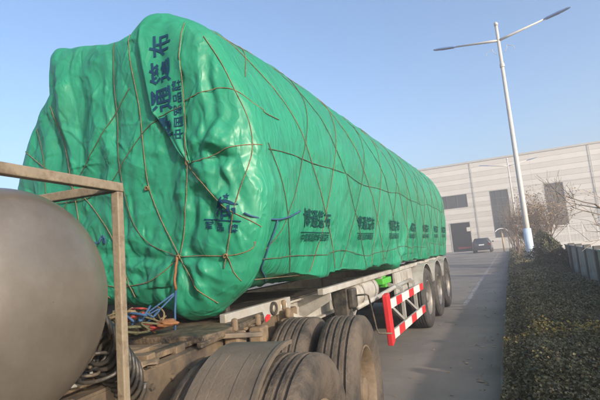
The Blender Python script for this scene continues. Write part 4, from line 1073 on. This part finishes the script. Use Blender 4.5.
build('fence_base', MB().box(-4.6, 9.5, -.1, .1, -.02, .44), M_wfence, WF)

# ================================================================== VEGETATION
def leaves(P_, size, flat=.5, seed=1, wid=.45):
    """one folded leaf of two triangles per point"""
    g = np.random.default_rng(seed); n = len(P_)
    d = g.normal(size=(n, 3)); d[:, 2] = d[:, 2]*flat+.25; d /= np.linalg.norm(d, axis=1)[:, None]
    u = np.cross(d, g.normal(size=(n, 3))); u /= np.linalg.norm(u, axis=1)[:, None]; nn = np.cross(d, u)
    s = (size*g.uniform(.6, 1.3, n))[:, None] if np.ndim(size) == 0 else (size*g.uniform(.6, 1.3, n))[:, None]
    a = P_-d*s*.5; b_ = P_+u*s*wid+nn*s*.12; c = P_+d*s*.5; e = P_-u*s*wid+nn*s*.12
    V = np.stack([a, b_, c, e], 1).reshape(-1, 3); k = np.arange(n)*4
    Fq = np.concatenate([np.stack([k, k+1, k+2], 1), np.stack([k, k+2, k+3], 1)])
    return V, Fq.tolist()
def hedge_top(x, y):
    e = np.minimum(x+.15, 1.60-x)
    return .16+.15*smooth(0, .3, e)+.10*noise(np.c_[x*1.1, y*.9, np.zeros(len(x))])+.05*noise(np.c_[x*4, y*4, np.ones(len(x))])+.03*noise(np.c_[x*11, y*11, np.ones(len(x))*3])
sheet('hedge_soil', -.165, 1.66, -3, 46.9, .01, M_soil)
gx_, gy_ = np.meshgrid(np.linspace(-.13, 1.6, 30), np.concatenate([np.arange(1.4, 14, .07), np.arange(14, 46, .25)]), indexing='ij')
hz = hedge_top(gx_.ravel(), gy_.ravel())-.07; hz[(gx_.ravel() < -.12) | (gx_.ravel() > 1.59)] = .0
gv = np.c_[gx_.ravel(), gy_.ravel(), hz]; a_, b_ = gx_.shape
build_f = [(i*b_+j, (i+1)*b_+j, (i+1)*b_+j+1, i*b_+j+1) for i in range(a_-1) for j in range(b_-1)]
HG = build('ground_cover', (gv, build_f), mat('hedge_depth', (.022, .025, .013), .95, var=.4, scale=30, bump=.5, bscale=60), smooth_=True)
tag(HG, 'low dark clipped hedge planting filling the strip beside the road', 'hedge', kind='stuff')
LP = []; LS = []
for y0, y1, dens, s in ((1.6, 4.5, 13000, .026), (4.5, 7, 9000, .027), (7, 11, 4200, .036), (11, 18, 2200, .046), (18, 30, 1100, .06), (30, 46, 500, .09)):
    n_ = int((y1-y0)*1.9*dens); x = rng.uniform(-.16, 1.62, n_); x = np.where(rng.random(n_) < .05, -.16-rng.random(n_)*.07, x); y = rng.uniform(y0, y1, n_)
    z = hedge_top(x, y)+rng.normal(0, .022, n_)-rng.random(n_)**2*.10
    clump = noise(np.c_[x*6, y*6, z*6]); z += .05*np.maximum(0, clump)+(rng.random(n_) < .03)*rng.random(n_)*.10
    LP.append(np.c_[x, y, z]); LS.append(np.full(n_, s))
LP = np.concatenate(LP); LS = np.concatenate(LS)
sun_band = np.exp(-((LP[:, 1]-6.0-.25*noise(LP*1.1))/.22)**2)*(.35+.9*np.clip(noise(LP*3.0)+.35, 0, 1))*(1.1-.35*LP[:, 0])  # strip where the sunbeam crosses the hedge, painted with yellower leaves
isy = rng.random(len(LP)) < np.clip(sun_band, 0, .85)
V, Fq = leaves(LP[~isy], LS[~isy], .6, 3); build('hedge_leaves', (V, Fq), M_leaf, HG, world=True)['kind'] = 'stuff'
V, Fq = leaves(LP[isy]+[0, 0, .012], LS[isy]*1.15, .6, 4); build('sun_painted_leaves', (V, Fq), M_sunleaf, HG, world=True)['kind'] = 'stuff'
# fallen leaves at the kerb
n_ = 420; lx = -.36-rng.exponential(.35, n_); ly = rng.uniform(3, 30, n_); LL = np.c_[lx, ly, np.full(n_, .0)]
V, Fq = leaves(LL, .045, .1, 5); V[:, 2] = np.maximum(V[:, 2]*.3, -.006)
tag(build('fallen_leaves', (V, Fq), M_litter), 'scattered dry leaves on the asphalt beside the kerb', 'leaves', kind='stuff')

def bare_tree(name, loc, h, seed, label, lean=(0, 0), spread=.6, stems=1, levels=5, r0=.05, twigm=M_twig, cat='tree', group=None, lf=None):
    rr = random.Random(seed); root = empty(name, loc); tag(root, label, cat, group)
    tb, kb_ = MB(), MB(); tips = []
    def grow(p, d, L, r, lv):
        pts = [p]; n = 4; q = p; dd = d
        for i in range(n):
            dd = (dd+Vector((rr.gauss(0, .10), rr.gauss(0, .10), rr.gauss(.02, .07)))).normalized(); q = q+dd*L/n; pts.append(q)
        (tb if lv <= 1 else kb_).tube(pts, [r*(1-.45*i/n) for i in range(n+1)], 6 if lv <= 1 else 3, False)
        tips.append((q, dd))
        if lv >= levels: return
        for i in range(rr.randint(2, 3)+(1 if lv > 0 else 1)):
            t = rr.uniform(.35, 1); k = min(int(t*n), n-1); b0 = pts[k].lerp(pts[k+1], t*n-k)
            ax = Vector((rr.gauss(0, 1), rr.gauss(0, 1), rr.gauss(0, .6))); ax = (ax-dd*ax.dot(dd)).normalized()
            nd = (dd*(1-spread*.4)+ax*spread*rr.uniform(.5, 1.1)+Vector((0, 0, .12))).normalized()
            grow(b0, nd, L*rr.uniform(.5, .78), r*.52*rr.uniform(.8, 1.1), lv+1)
    for s in range(stems):
        a = rr.uniform(0, 6.28); tilt = 0 if stems == 1 else rr.uniform(.08, .35)
        d = Vector((math.cos(a)*tilt+lean[0], math.sin(a)*tilt+lean[1], 1)).normalized()
        grow(Vector((rr.gauss(0, .08)*(stems > 1), rr.gauss(0, .08)*(stems > 1), -.02)), d, h*.42*rr.uniform(.85, 1.1), r0, 0)
    build('trunk', tb, M_bark, root, smooth_=True); build('crown', kb_, twigm, root)
    if lf:
        g = np.random.default_rng(seed); pts = np.array([t[0][:] for t in tips for _ in range(lf[1])])+g.normal(0, .05, (len(tips)*lf[1], 3))
        V, Fq = leaves(pts, lf[2], 1, seed); build('leaves', (V, Fq), lf[0], root)
    return root
def evergreen(loc, h, r, seed, label):
    rr = np.random.default_rng(seed); root = empty('evergreen_shrub', loc); tag(root, label, 'shrub')
    build('trunk', MB().tube([(0, 0, 0), (0, 0, h*.9)], [.05, .015], 6), M_bark, root)
    n_ = 14000; t = rr.random(n_)**.9; ang = rr.uniform(0, 2*math.pi, n_)
    p = np.c_[np.cos(ang), np.sin(ang), t*3]; rad_ = r*(1-t**2.2)**.8*(.45+.55*rr.random(n_)**.5)*(1+.9*noise(p*1.5+seed))
    Q_ = np.c_[rad_*np.cos(ang), rad_*np.sin(ang), .1+t*h+.15*rr.normal(size=n_)*.3]
    V, Fq = leaves(Q_, .05, 1, seed); build('crown', (V, Fq), M_ever, root)
GP = 'bare winter shrubs behind the lamp'
for loc, h, sd, lb, lf_ in (
        ((.35, 29, .1), 4.2, 11, 'leafless pinkish shrub with many thin stems left of the white lamp pole', None),
        ((.95, 25, .1), 3.7, 12, 'leafless bushy shrub just behind the lamp sleeve', (M_litter, 2, .06)),
        ((1.4, 23.5, .1), 3.8, 13, 'leafless brown shrub growing against the yard wall', (M_litter, 1, .06)),
        ((1.1, 32, .1), 4.2, 16, 'tall thin leafless shrub between the lamp pole and the brown window', None),
        ((.6, 37, .1), 3.8, 14, 'far leafless shrub at the end of the hedge', None),
        ((.1, 43, .1), 2.6, 15, 'small pale twiggy shrub near the hooded post', None)):
    bare_tree('bare_shrub', loc, h, sd, lb, stems=8, levels=4, r0=.028, spread=.55, cat='shrub', group=GP, lf=lf_)
evergreen((1.25, 22.6, .1), 1.35, .55, 3, 'dark ragged evergreen shrub beside the short black post')
evergreen((1.15, 17.5, .1), 1.15, .55, 4, 'small rounded dark evergreen shrub against the yard wall')
bare_tree('bare_tree', (2.12, 9.0, -.02), 4.8, 31, 'bare tree with thick crooked branches leaning over the yard wall', lean=(-.20, .0), spread=.85, levels=4, r0=.055, twigm=M_twig)

# ================================================================== HAZE
hz_ = build('haze', MB().box(-60, 60, -30, 110, -1.2, 14), M_dark); hz_.data.materials.clear()
hm = bpy.data.materials.new('thin_winter_haze'); hm.use_nodes = True; hm.node_tree.nodes.clear()
pv = hm.node_tree.nodes.new('ShaderNodeVolumePrincipled'); pv.inputs['Color'].default_value = (.93, .95, 1, 1); pv.inputs['Density'].default_value = .0058; pv.inputs['Anisotropy'].default_value = .2
om = hm.node_tree.nodes.new('ShaderNodeOutputMaterial'); hm.node_tree.links.new(pv.outputs[0], om.inputs['Volume'])
hz_.data.materials.append(hm); tag(hz_, kind='stuff')
